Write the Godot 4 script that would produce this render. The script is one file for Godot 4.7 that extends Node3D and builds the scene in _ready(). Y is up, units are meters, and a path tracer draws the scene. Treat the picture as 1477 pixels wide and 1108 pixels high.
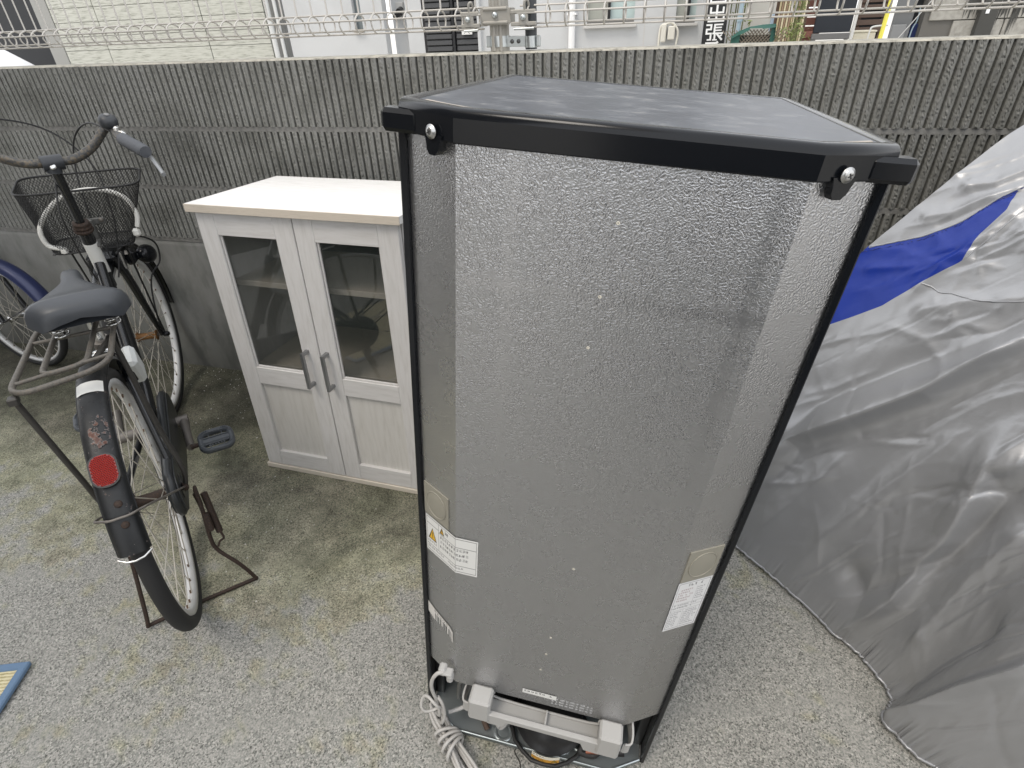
extends Node3D
# A small refrigerator seen from behind in a concrete yard, with a glass-door cabinet, bicycles, a covered motorbike, a ribbed block wall and the street beyond.

var mats := {}
var texs := {}
var names := {}
const EYE := 1.2664
const WALL_T := Vector3(0.9601444, 0, 0.27950444)
const WALL_N := Vector3(0.27950444, 0, -0.9601444)
const WALL_D := 1.7212

# ---------------------------------------------------------------- small helpers
func lin(r: float, g: float, b: float) -> Color:
	return Color(r, g, b).linear_to_srgb()

func M(key: String, col: Color, rough := 0.7, metal := 0.0) -> StandardMaterial3D:
	if mats.has(key): return mats[key]
	var m := StandardMaterial3D.new()
	m.resource_name = key
	m.albedo_color = col.linear_to_srgb()
	m.roughness = rough
	m.metallic = metal
	mats[key] = m
	return m

func noise(kind: int, freq: float, sd: int, oct := 4, gain := 0.5) -> FastNoiseLite:
	var n := FastNoiseLite.new()
	n.noise_type = kind
	n.frequency = freq
	n.seed = sd
	n.fractal_octaves = oct
	n.fractal_gain = gain
	if oct <= 1: n.fractal_type = FastNoiseLite.FRACTAL_NONE
	return n

func ramp(offs: Array, cols: Array) -> Gradient:
	var g := Gradient.new()
	g.offsets = PackedFloat32Array(offs)
	var c := PackedColorArray()
	for k in cols: c.append((k as Color).linear_to_srgb())
	g.colors = c
	return g

func gray(v: float) -> Color:
	return Color(v, v, v)

func ntex(n: FastNoiseLite, size: int, g: Gradient = null, bump := 0.0) -> NoiseTexture2D:
	var t := NoiseTexture2D.new()
	t.width = size; t.height = size
	t.seamless = true
	t.seamless_blend_skirt = 0.15
	t.noise = n
	if g: t.color_ramp = g
	if bump > 0.0:
		t.as_normal_map = true
		t.bump_strength = bump
	return t

func tri(m: StandardMaterial3D, s: Vector3, world := false) -> StandardMaterial3D:
	m.uv1_triplanar = true
	m.uv1_world_triplanar = world
	m.uv1_scale = s
	m.uv1_triplanar_sharpness = 4.0
	return m

func numbered(n: String, parent: Node) -> String:
	var key := str(parent.get_instance_id()) + n
	if not names.has(key):
		names[key] = 0
		return n
	names[key] += 1
	return "%s_%03d" % [n, names[key]]

func thing(called: String, label: String, category: String, xf := Transform3D(), group := "") -> Node3D:
	var o := Node3D.new()
	o.name = numbered(called, self)
	add_child(o, true)
	o.transform = xf
	tag(o, label, category, group)
	return o

func tag(o: Node3D, label: String, category: String, group := "") -> Node3D:
	o.set_meta("label", label)
	o.set_meta("category", category)
	if group: o.set_meta("group", group)
	return o

func begin() -> SurfaceTool:
	var s := SurfaceTool.new()
	s.begin(Mesh.PRIMITIVE_TRIANGLES)
	return s

func meshed(s: SurfaceTool) -> ArrayMesh:
	s.generate_normals()
	return s.commit()

func obj(called: String, s, m: Material, parent: Node = self, xf := Transform3D()) -> MeshInstance3D:
	var o := MeshInstance3D.new()
	o.name = numbered(called, parent)
	o.mesh = meshed(s) if s is SurfaceTool else s
	o.material_override = m
	o.transform = xf
	parent.add_child(o, true)
	return o

func structure(called: String, s, m: Material) -> MeshInstance3D:
	var o := obj(called, s, m)
	o.set_meta("kind", "structure")
	return o

# a b c in counter-clockwise order as seen from outside
func tri3(s: SurfaceTool, a: Vector3, b: Vector3, c: Vector3, grp := -1) -> void:
	s.set_smooth_group(grp)
	s.add_vertex(a)
	s.set_smooth_group(grp)
	s.add_vertex(c)
	s.set_smooth_group(grp)
	s.add_vertex(b)

func quad(s: SurfaceTool, a: Vector3, b: Vector3, c: Vector3, d: Vector3, grp := -1) -> void:
	tri3(s, a, b, c, grp)
	tri3(s, a, c, d, grp)

func quad_uv(s: SurfaceTool, a: Vector3, b: Vector3, c: Vector3, d: Vector3, u0 := Vector2(0, 1), u1 := Vector2(1, 0)) -> void:
	# a lower left, b lower right, c upper right, d upper left
	var p := [a, c, b, a, d, c]
	var u := [u0, u1, Vector2(u1.x, u0.y), u0, Vector2(u0.x, u1.y), u1]
	for i in 6:
		s.set_smooth_group(-1)
		s.set_uv(u[i])
		s.add_vertex(p[i])

# box with chamfered edges
func box(s: SurfaceTool, c: Vector3, size: Vector3, bev := 0.002, bas := Basis()) -> void:
	var h := size * 0.5
	bev = minf(bev, minf(h.x, minf(h.y, h.z)) * 0.9)
	if bev <= 0.0:
		var k := []
		for i in 8:
			k.append(c + bas * Vector3(h.x if i & 1 else -h.x, h.y if i & 2 else -h.y, h.z if i & 4 else -h.z))
		for f in [[4, 5, 7, 6], [1, 0, 2, 3], [5, 1, 3, 7], [0, 4, 6, 2], [6, 7, 3, 2], [0, 1, 5, 4]]:
			quad(s, k[f[0]], k[f[1]], k[f[2]], k[f[3]])
		return
	var q := {}
	for i in 8:
		var sg := Vector3(1 if i & 1 else -1, 1 if i & 2 else -1, 1 if i & 4 else -1)
		for a in 3:
			var p := Vector3(h.x - bev, h.y - bev, h.z - bev)
			p[a] = h[a]
			q[i * 3 + a] = c + bas * (p * sg)
	# faces
	for f in [[4, 5, 7, 6, 2], [1, 0, 2, 3, 2], [5, 1, 3, 7, 0], [0, 4, 6, 2, 0], [6, 7, 3, 2, 1], [0, 1, 5, 4, 1]]:
		var a: int = f[4]
		quad(s, q[f[0] * 3 + a], q[f[1] * 3 + a], q[f[2] * 3 + a], q[f[3] * 3 + a])
	# edges: for each pair of faces
	for a in 3:
		var b := (a + 1) % 3
		var d := (a + 2) % 3
		for sa in 2:
			for sb in 2:
				var i0 := (sa << a) | (sb << b)
				var i1 := i0 | (1 << d)
				var p0: Vector3 = q[i0 * 3 + a]
				var p1: Vector3 = q[i0 * 3 + b]
				var p2: Vector3 = q[i1 * 3 + b]
				var p3: Vector3 = q[i1 * 3 + a]
				if (sa ^ sb) == 0: quad(s, p0, p1, p2, p3)
				else: quad(s, p3, p2, p1, p0)
	for i in 8:
		var par := (i & 1) ^ ((i >> 1) & 1) ^ ((i >> 2) & 1)
		if par == 1: tri3(s, q[i * 3], q[i * 3 + 1], q[i * 3 + 2])
		else: tri3(s, q[i * 3], q[i * 3 + 2], q[i * 3 + 1])

# polyline with rounded corners
func rounded(q: Array, r: float, closed: bool) -> Array:
	var o := []
	var n := q.size()
	for k in n:
		var p1: Vector3 = q[k]
		if not closed and (k == 0 or k == n - 1):
			o.append(p1)
			continue
		var p0: Vector3 = q[(k - 1 + n) % n]; var p2: Vector3 = q[(k + 1) % n]
		var a := p1 + (p0 - p1).normalized() * r; var c := p1 + (p2 - p1).normalized() * r
		for i in 7:
			var t := i / 6.0
			o.append(a.lerp(p1, t).lerp(p1.lerp(c, t), t))
	return o

func bx(c: Vector3, size: Vector3, bev := 0.002, bas := Basis()) -> SurfaceTool:
	var s := begin()
	box(s, c, size, bev, bas)
	return s

# swept tube; r a number or an array of radii
func tube(s: SurfaceTool, pts: Array, r, seg := 8, closed := false, flat := 1.0) -> void:
	var n := pts.size()
	var rings := []
	var up := Vector3.UP
	for i in n:
		var prev: Vector3 = pts[(i - 1 + n) % n] if closed or i > 0 else pts[0]
		var nxt: Vector3 = pts[(i + 1) % n] if closed or i < n - 1 else pts[n - 1]
		var t := (nxt - prev).normalized()
		if i == 0:
			up = Vector3.UP if absf(t.y) < 0.9 else Vector3.RIGHT
		up = (up - t * up.dot(t)).normalized()
		var side := t.cross(up)
		var ring := []
		var rr: float = r[i] if r is Array else r
		for k in seg:
			var a := TAU * k / seg
			ring.append(pts[i] + (side * cos(a) + up * sin(a) * flat) * rr)
		rings.append(ring)
	var last := n if closed else n - 1
	for i in last:
		var a: Array = rings[i]
		var b: Array = rings[(i + 1) % n]
		for k in seg:
			var k2 := (k + 1) % seg
			quad(s, a[k], b[k], b[k2], a[k2], 1)
	if not closed:
		for k in range(1, seg - 1):
			tri3(s, rings[0][0], rings[0][k], rings[0][k + 1])
			tri3(s, rings[n - 1][0], rings[n - 1][k + 1], rings[n - 1][k])

func rod(a: Vector3, b: Vector3, r, seg := 8) -> SurfaceTool:
	var s := begin()
	tube(s, [a, b], r, seg)
	return s

# Catmull-Rom through points
func curve(p: Array, per := 6, closed := false) -> Array:
	var o := []
	var n := p.size()
	var segs := n if closed else n - 1
	for i in segs:
		var p0: Vector3 = p[(i - 1 + n) % n] if closed else p[maxi(i - 1, 0)]
		var p1: Vector3 = p[i]
		var p2: Vector3 = p[(i + 1) % n]
		var p3: Vector3 = p[(i + 2) % n] if closed else p[mini(i + 2, n - 1)]
		for k in per:
			var u := float(k) / per
			o.append(0.5 * ((2.0 * p1) + (p2 - p0) * u + (2.0 * p0 - 5.0 * p1 + 4.0 * p2 - p3) * u * u + (3.0 * p1 - p0 - 3.0 * p2 + p3) * u * u * u))
	if not closed: o.append(p[n - 1])
	return o

# revolve (radius, height) points round an axis
func lathe(s: SurfaceTool, prof: Array, c: Vector3, bas := Basis(), seg := 20, grp := 1) -> void:
	for i in prof.size() - 1:
		var a: Vector2 = prof[i]
		var b: Vector2 = prof[i + 1]
		for k in seg:
			var t0 := TAU * k / seg
			var t1 := TAU * (k + 1) / seg
			var p := func(v: Vector2, t: float) -> Vector3: return c + bas * Vector3(v.x * cos(t), v.y, -v.x * sin(t))
			if a.x > 1e-6 and b.x > 1e-6: quad(s, p.call(a, t0), p.call(a, t1), p.call(b, t1), p.call(b, t0), grp)
			elif b.x > 1e-6: tri3(s, p.call(a, t0), p.call(b, t1), p.call(b, t0), grp)
			elif a.x > 1e-6: tri3(s, p.call(a, t0), p.call(a, t1), p.call(b, t0), grp)

# extrude a counter-clockwise outline (x, y) from z0 to z1
func prism(s: SurfaceTool, poly: PackedVector2Array, z0: float, z1: float, xf := Transform3D()) -> void:
	var ix := Geometry2D.triangulate_polygon(poly)
	var at := func(p: Vector2, z: float) -> Vector3: return xf * Vector3(p.x, p.y, z)
	for i in range(0, ix.size(), 3):
		var a := poly[ix[i]]
		var b := poly[ix[i + 1]]
		var c := poly[ix[i + 2]]
		if (b - a).cross(c - a) < 0.0:
			var t := b
			b = c
			c = t
		tri3(s, at.call(a, z1), at.call(b, z1), at.call(c, z1))
		tri3(s, at.call(a, z0), at.call(c, z0), at.call(b, z0))
	for i in poly.size():
		var a := poly[i]
		var b := poly[(i + 1) % poly.size()]
		quad(s, at.call(a, z0), at.call(b, z0), at.call(b, z1), at.call(a, z1))

func round_poly(w: float, h: float, r: float, n := 5) -> PackedVector2Array:
	var o := PackedVector2Array()
	for q in 4:
		var c := Vector2((w / 2 - r) * (1 if q == 0 or q == 3 else -1), (h / 2 - r) * (1 if q < 2 else -1))
		for k in n + 1:
			var a := PI / 2 * (q + float(k) / n)
			o.append(c + Vector2(cos(a), sin(a)) * r)
	return o

func z_to(d: Vector3) -> Basis:   # basis whose y axis is d
	var y := d.normalized()
	var x := (Vector3.UP if absf(y.y) < 0.9 else Vector3.RIGHT).cross(y).normalized()
	return Basis(x, y, x.cross(y))

func bolt(parent: Node, called: String, p: Vector3, d: Vector3, r: float, h: float, m: Material) -> void:
	var s := begin()
	lathe(s, [Vector2(0, 0), Vector2(r, 0), Vector2(r, h * 0.55), Vector2(r * 0.7, h * 0.9), Vector2(0, h)], p, z_to(d), 12)
	obj(called, s, m, parent)

# a point out on the street: u along the wall and height h as they would be five metres out, moved to distance d
func far(u: float, h: float, d: float) -> Vector3:
	return WALL_N * d + WALL_T * (u * d / 5.0) + Vector3(0, EYE + (h - EYE) * d / 5.0, 0)

func wall_basis() -> Basis:
	return Basis(WALL_T, Vector3.UP, -WALL_N)

func bg_xf(u: float, d: float) -> Transform3D:   # a frame on the street at ground level, x along the wall, z towards the yard
	return Transform3D(wall_basis(), WALL_N * d + WALL_T * (u * d / 5.0))

# ---------------------------------------------------------------- ground
func plateau(d: float, a: float, b: float) -> float:
	return 1.0 - smoothstep(a, b, d)

func ground_y(x: float, z: float) -> float:
	var w1 := plateau(Vector2(x - 0.07, z + 0.80).length(), 0.33, 0.66)
	var w2 := plateau(Vector2(x + 0.43, z + 1.55).length(), 0.36, 0.52) * (1.0 - w1)
	var p1 := 0.0139 - 0.0932 * x - 0.0151 * z - 0.012
	var p2 := -0.0243 * (x + 0.859) + 0.0415 * (z + 1.486)
	return w1 * p1 + w2 * p2

func build_ground() -> void:
	var sp := noise(FastNoiseLite.TYPE_CELLULAR, 0.15, 5, 2, 0.45)
	sp.cellular_return_type = FastNoiseLite.RETURN_CELL_VALUE
	sp.domain_warp_enabled = true
	sp.domain_warp_amplitude = 9.0
	sp.domain_warp_frequency = 0.09
	var m := M("ground_concrete", gray(1.0), 0.93)
	m.albedo_texture = ntex(sp, 1024, ramp([0.0, 0.14, 0.34, 0.55, 0.75, 0.9, 1.0], [Color(0.05, 0.047, 0.043), Color(0.13, 0.126, 0.115), Color(0.235, 0.242, 0.22), Color(0.31, 0.3, 0.275), Color(0.37, 0.358, 0.328), Color(0.46, 0.445, 0.41), Color(0.62, 0.6, 0.55)]))
	tri(m, Vector3(2.3, 2.3, 2.3), true)
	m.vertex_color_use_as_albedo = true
	m.normal_enabled = true
	m.normal_scale = 0.45
	m.normal_texture = ntex(noise(FastNoiseLite.TYPE_SIMPLEX_SMOOTH, 0.16, 8, 3, 0.6), 1024, null, 5.0)
	m.metallic_specular = 0.35
	var big := noise(FastNoiseLite.TYPE_SIMPLEX_SMOOTH, 1.3, 21, 5, 0.55)
	var mid := noise(FastNoiseLite.TYPE_SIMPLEX_SMOOTH, 7.0, 22, 4, 0.6)
	var fine := noise(FastNoiseLite.TYPE_SIMPLEX_SMOOTH, 16.0, 24, 4, 0.65)
	var moss := noise(FastNoiseLite.TYPE_SIMPLEX_SMOOTH, 2.1, 23, 4, 0.6)
	var x0 := -3.0; var x1 := 2.4; var z0 := -3.2; var z1 := 0.7
	var nx := 400; var nz := 290
	var vs := PackedVector3Array(); var cs := PackedColorArray(); var ns := PackedVector3Array(); var ix := PackedInt32Array()
	for j in nz + 1:
		for i in nx + 1:
			var x := lerpf(x0, x1, float(i) / nx)
			var z := lerpf(z0, z1, float(j) / nz)
			var edge := minf(minf(x - x0, x1 - x), minf(z - z0, z1 - z))
			var y := ground_y(x, z) + (0.004 * big.get_noise_2d(x, z)) * clampf(edge * 3.0, 0, 1)
			vs.append(Vector3(x, y, z))
			var e := 0.02
			ns.append(Vector3(ground_y(x - e, z) - ground_y(x + e, z), 2 * e, ground_y(x, z - e) - ground_y(x, z + e)).normalized())
			# damp, algae-stained concrete and painted shade towards the wall; worn, cleaner in the open
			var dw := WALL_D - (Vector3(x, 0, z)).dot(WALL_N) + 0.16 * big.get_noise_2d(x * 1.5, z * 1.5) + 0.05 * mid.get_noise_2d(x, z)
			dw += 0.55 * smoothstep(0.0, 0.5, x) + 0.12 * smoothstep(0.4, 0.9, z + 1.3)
			var clean_lit := smoothstep(0.15, 1.4, dw)
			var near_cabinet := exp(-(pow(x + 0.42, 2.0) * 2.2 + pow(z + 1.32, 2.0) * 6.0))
			clean_lit *= 1.0 - 0.55 * near_cabinet
			var worn := smoothstep(0.05, 0.4, fine.get_noise_2d(x, z)) * clean_lit
			var v := lerpf(0.29, 1.44 + 0.3 * smoothstep(-0.5, 0.5, x) + 0.5 * smoothstep(-0.45, 0.4, z), clean_lit) * (1.0 + 0.42 * big.get_noise_2d(x + 5, z) + 0.46 * mid.get_noise_2d(x, z) + 0.3 * fine.get_noise_2d(x + 3, z) + 0.3 * worn)  # paler towards the camera to brighten what the metal back reflects
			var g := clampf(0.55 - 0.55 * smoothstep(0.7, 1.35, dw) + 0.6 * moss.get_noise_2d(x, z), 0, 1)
			var rust := clampf(mid.get_noise_2d(x * 0.7 + 9, z * 0.7) * 1.6 - 0.25, 0, 1) * clean_lit
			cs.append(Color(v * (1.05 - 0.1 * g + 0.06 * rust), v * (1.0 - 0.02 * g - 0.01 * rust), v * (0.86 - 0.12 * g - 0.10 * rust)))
	for j in nz:
		for i in nx:
			var a := j * (nx + 1) + i
			ix.append_array([a, a + 1, a + nx + 2, a, a + nx + 2, a + nx + 1])
	var arr := []
	arr.resize(Mesh.ARRAY_MAX)
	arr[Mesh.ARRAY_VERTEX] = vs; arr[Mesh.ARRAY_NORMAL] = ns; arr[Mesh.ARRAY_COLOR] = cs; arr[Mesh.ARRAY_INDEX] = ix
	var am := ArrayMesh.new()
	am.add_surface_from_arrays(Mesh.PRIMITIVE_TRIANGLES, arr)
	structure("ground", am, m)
	var s := begin()
	var L := 150.0
	for r in [[-L, x0, -L, L], [x1, L, -L, L], [x0, x1, -L, z0], [x0, x1, z1, L]]:
		quad(s, Vector3(r[0], 0, r[3]), Vector3(r[1], 0, r[3]), Vector3(r[1], 0, r[2]), Vector3(r[0], 0, r[2]))
	var ma := M("outer_pavement", Color(0.56, 0.54, 0.5), 0.95)
	structure("outer_pavement", s, ma)
	# loose grit
	var gs := begin()
	lathe(gs, [Vector2(0.0, -0.4), Vector2(0.8, -0.25), Vector2(1.0, 0.1), Vector2(0.5, 0.6), Vector2(0.0, 0.7)], Vector3.ZERO, Basis(), 6, -1)
	var mmesh := MultiMesh.new()
	mmesh.transform_format = MultiMesh.TRANSFORM_3D
	mmesh.use_colors = true
	mmesh.mesh = meshed(gs)
	mmesh.instance_count = 2600
	var gr := RandomNumberGenerator.new()
	gr.seed = 77
	for i in 2600:
		var x := gr.randf_range(-1.7, 1.3); var z := gr.randf_range(-2.1, -0.3)
		if i % 3 == 0:
			var q := WALL_N * (WALL_D - absf(gr.randfn(0.0, 0.09))) + WALL_T * gr.randf_range(-2.3, 1.2)
			x = q.x
			z = q.z
		var sz := gr.randf_range(0.0009, 0.0026) * (1.7 if gr.randf() < 0.04 else 1.0)
		var v := gr.randf_range(0.12, 0.55)
		mmesh.set_instance_transform(i, Transform3D(Basis(Vector3(gr.randf(), gr.randf(), gr.randf() + 0.1).normalized(), gr.randf() * TAU).scaled(Vector3(sz, sz * gr.randf_range(0.5, 1.0), sz * gr.randf_range(0.6, 1.5))), Vector3(x, ground_y(x, z) + 0.004 * big.get_noise_2d(x, z) + sz * 0.2, z)))
		mmesh.set_instance_color(i, Color(v * 1.03, v, v * 0.92))
	var gi := MultiMeshInstance3D.new()
	gi.name = "ground_grit"
	gi.multimesh = mmesh
	var gm := M("grit", gray(1.0), 0.9)
	gm.vertex_color_use_as_albedo = true
	gi.material_override = gm
	gi.set_meta("kind", "stuff")
	tag(gi, "loose pale grit scattered over the concrete", "grit")
	add_child(gi, true)
	# a hairline crack that runs out from under the refrigerator
	var ck := begin()
	var pts := []
	var rg := RandomNumberGenerator.new()
	rg.seed = 3
	var p := Vector3(-0.02, 0, -0.56)
	for i in 16:
		pts.append(Vector3(p.x, ground_y(p.x, p.z) + 0.0012, p.z))
		p += Vector3(rg.randf_range(-0.012, 0.007), 0, rg.randf_range(0.004, 0.017))
	for i in pts.size() - 1:
		var d: Vector3 = (pts[i + 1] - pts[i]).cross(Vector3.UP).normalized() * 0.0011
		quad(ck, pts[i] - d, pts[i] + d, pts[i + 1] + d, pts[i + 1] - d)
	structure("ground_crack", ck, M("crack", Color(0.03, 0.028, 0.025), 1.0))

# ---------------------------------------------------------------- boundary wall
func rib_block(sd: int) -> ArrayMesh:
	var n1 := noise(FastNoiseLite.TYPE_SIMPLEX_SMOOTH, 95.0, 100 + sd, 3, 0.6)
	var n2 := noise(FastNoiseLite.TYPE_SIMPLEX_SMOOTH, 300.0, 200 + sd, 2, 0.6)
	var rg := RandomNumberGenerator.new()
	rg.seed = 40 + sd
	var xs := []; var zs := []; var kd := []
	for r in 16:
		var b := -0.2 + r * 0.025
		for q in [[0.0005, -0.0145, 0], [0.0042, -0.0145, 0], [0.0056, -0.0036, 1], [0.0088, -0.0012, 2], [0.0108, 0.0, 3], [0.0128, 0.0008, 3], [0.0149, 0.0008, 3], [0.0170, 0.0, 3], [0.0190, -0.0008, 2], [0.0234, -0.0026, 1], [0.0249, -0.0145, 0]]:
			xs.append(b + q[0]); zs.append(q[1]); kd.append(q[2])
	var ny := 40
	var vs := PackedVector3Array(); var cs := PackedColorArray()
	for j in ny + 1:
		var y := 0.094 - 0.188 * j / ny
		for i in xs.size():
			var k: int = kd[i]
			var x: float = xs[i]
			var z: float = zs[i]
			var rough := [0.0, 0.0002, 0.0006, 0.0023][k] as float
			z += rough * (n1.get_noise_2d(x, y) * 1.3 + n2.get_noise_2d(x, y) * 1.1)
			var yy := y
			if j == 0 or j == ny: yy += 0.003 * n1.get_noise_2d(x * 2.0, y + 4.0)
			vs.append(Vector3(x + (0.0007 * n2.get_noise_2d(y, x) if k > 0 else 0.0), yy, z))
			var v := 1.0 + 0.16 * n1.get_noise_2d(x + 3, y)
			if k == 3:
				v = 0.92 + 0.5 * n2.get_noise_2d(x, y + 7)
				if rg.randf() < 0.055: v *= rg.randf_range(1.7, 3.6)
			elif k == 0: v *= 0.9
			cs.append(Color(v, v, v * 0.97))
	var w := xs.size()
	var s := begin()
	for j in ny:
		for i in w - 1:
			var a := j * w + i
			for q in [a, a + 1, a + w + 1, a, a + w + 1, a + w]:
				s.set_color(cs[q])
				s.set_smooth_group(-1)
				s.add_vertex(vs[q])
	s.generate_normals()
	var out := s.commit()
	# the body of the block behind its face
	var b2 := begin()
	box(b2, Vector3(0, 0, -0.069), Vector3(0.399, 0.188, 0.106), 0.0)
	b2.generate_normals()
	b2.commit(out)
	return out

func build_wall() -> void:
	var w := thing("boundary_wall", "dark grey concrete block wall with vertical ribs on a smooth stained plinth", "wall", Transform3D(wall_basis(), WALL_N * WALL_D))
	var mb: Array = []
	for v in 4:
		var m := M("rib_block_%d" % v, Color(0.23, 0.229, 0.222) * [0.94, 1.0, 1.08, 0.98][v], 0.85)
		m.vertex_color_use_as_albedo = true
		m.albedo_texture = ntex(noise(FastNoiseLite.TYPE_SIMPLEX_SMOOTH, 0.012, 61 + v, 5, 0.62), 512, ramp([0.0, 0.35, 0.6, 1.0], [Color(0.5, 0.5, 0.47), Color(0.8, 0.8, 0.77), Color(1, 1, 0.98), Color(1, 1, 1)])) if v == 0 else (mb[0] as StandardMaterial3D).albedo_texture
		tri(m, Vector3(0.7, 0.7, 0.7), true)
		mb.append(m)
	var shapes := []
	for v in 5: shapes.append(rib_block(v))
	var rg := RandomNumberGenerator.new()
	rg.seed = 11
	for row in 3:
		for k in range(-11, 10):
			var o := obj("block", shapes[rg.randi() % 5], mb[rg.randi() % 4], w, Transform3D(Basis(), Vector3(0.0742 + 0.2 + 0.4 * k, 1.1005 - 0.2 * row, rg.randf_range(-0.0012, 0.0008))))
			o.rotation.z = PI if rg.randf() < 0.0 else 0.0
	var mm := M("wall_mortar", Color(0.27, 0.265, 0.25), 0.95)
	mm.albedo_texture = ntex(noise(FastNoiseLite.TYPE_SIMPLEX_SMOOTH, 0.05, 71, 4, 0.6), 256, ramp([0.0, 1.0], [gray(0.55), gray(1.0)]))
	tri(mm, Vector3(3, 3, 3), true)
	var s := begin()
	for row in 3:
		box(s, Vector3(-0.126, 1.0 - 0.2 * row - 0.0005, -0.061), Vector3(8.4, 0.0145, 0.115), 0.0)
	obj("mortar_joint", s, mm, w)
	var mt := M("wall_cap_mortar", Color(0.44, 0.42, 0.36), 0.95)
	mt.albedo_texture = ntex(noise(FastNoiseLite.TYPE_SIMPLEX_SMOOTH, 0.03, 72, 5, 0.65), 512, ramp([0.0, 0.4, 0.65, 1.0], [gray(0.35), gray(0.75), gray(1.0), gray(1.0)]))
	tri(mt, Vector3(1.5, 1.5, 1.5), true)
	# uneven mortar skim on top of the wall
	var nz := noise(FastNoiseLite.TYPE_SIMPLEX_SMOOTH, 22.0, 73, 3, 0.6)
	s = begin()
	var x := -4.3
	var step := 0.02
	while x < 4.0:
		var p := []
		for q in [x, x + step]:
			var f: float = -0.006 + 0.005 * nz.get_noise_1d(q)
			p.append([Vector3(q, 1.1945, f), Vector3(q, 1.1985 + 0.0012 * nz.get_noise_1d(q + 9), f - 0.004), Vector3(q, 1.1985, -0.121), Vector3(q, 1.19, -0.122)])
		for i in 3: quad(s, p[0][i], p[1][i], p[1][i + 1], p[0][i + 1], 1)
		x += step
	obj("wall_top", s, mt, w)
	# plinth: smooth cast concrete with damp streaks
	var mp := M("wall_plinth", Color(0.27, 0.27, 0.258), 0.9)
	var st := noise(FastNoiseLite.TYPE_SIMPLEX_SMOOTH, 0.011, 75, 5, 0.6)
	st.domain_warp_enabled = true
	st.domain_warp_amplitude = 26.0
	mp.albedo_texture = ntex(st, 1024, ramp([0.0, 0.32, 0.5, 0.7, 1.0], [Color(0.6, 0.61, 0.59), Color(0.76, 0.77, 0.75), Color(0.88, 0.88, 0.87), Color(0.96, 0.96, 0.95), Color(1.0, 1.0, 1.0)]))
	tri(mp, Vector3(0.9, 0.38, 0.9), false)
	mp.vertex_color_use_as_albedo = true
	var dn := noise(FastNoiseLite.TYPE_SIMPLEX_SMOOTH, 3.0, 76, 4, 0.6)
	s = begin()
	var nx := 160
	var pr := [Vector2(-0.2, -0.004), Vector2(0.0, -0.004), Vector2(0.04, -0.004), Vector2(0.1, -0.004), Vector2(0.18, -0.005), Vector2(0.3, -0.005), Vector2(0.45, -0.005), Vector2(0.57, -0.006), Vector2(0.59, -0.006), Vector2(0.5945, -0.011), Vector2(0.5945, -0.12)]
	for i in nx:
		for k in pr.size() - 1:
			var c := []
			for q in [[i, k], [i + 1, k], [i + 1, k + 1], [i, k + 1]]:
				var xx: float = lerpf(-4.3, 4.0, float(q[0]) / nx)
				var pp: Vector2 = pr[q[1]]
				c.append(Vector3(xx, pp.x, pp.y))
			var order := [0, 2, 1, 0, 3, 2]
			for q in order:
				var v: Vector3 = c[q]
				var damp := smoothstep(0.34 + 0.25 * dn.get_noise_1d(v.x), -0.02, v.y)
				var g := 1.0 - 0.55 * damp
				s.set_color(Color(g, g, g * (1.0 - 0.05 * damp)))
				s.set_smooth_group(1)
				s.add_vertex(v)
	obj("plinth", s, mp, w)

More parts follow.
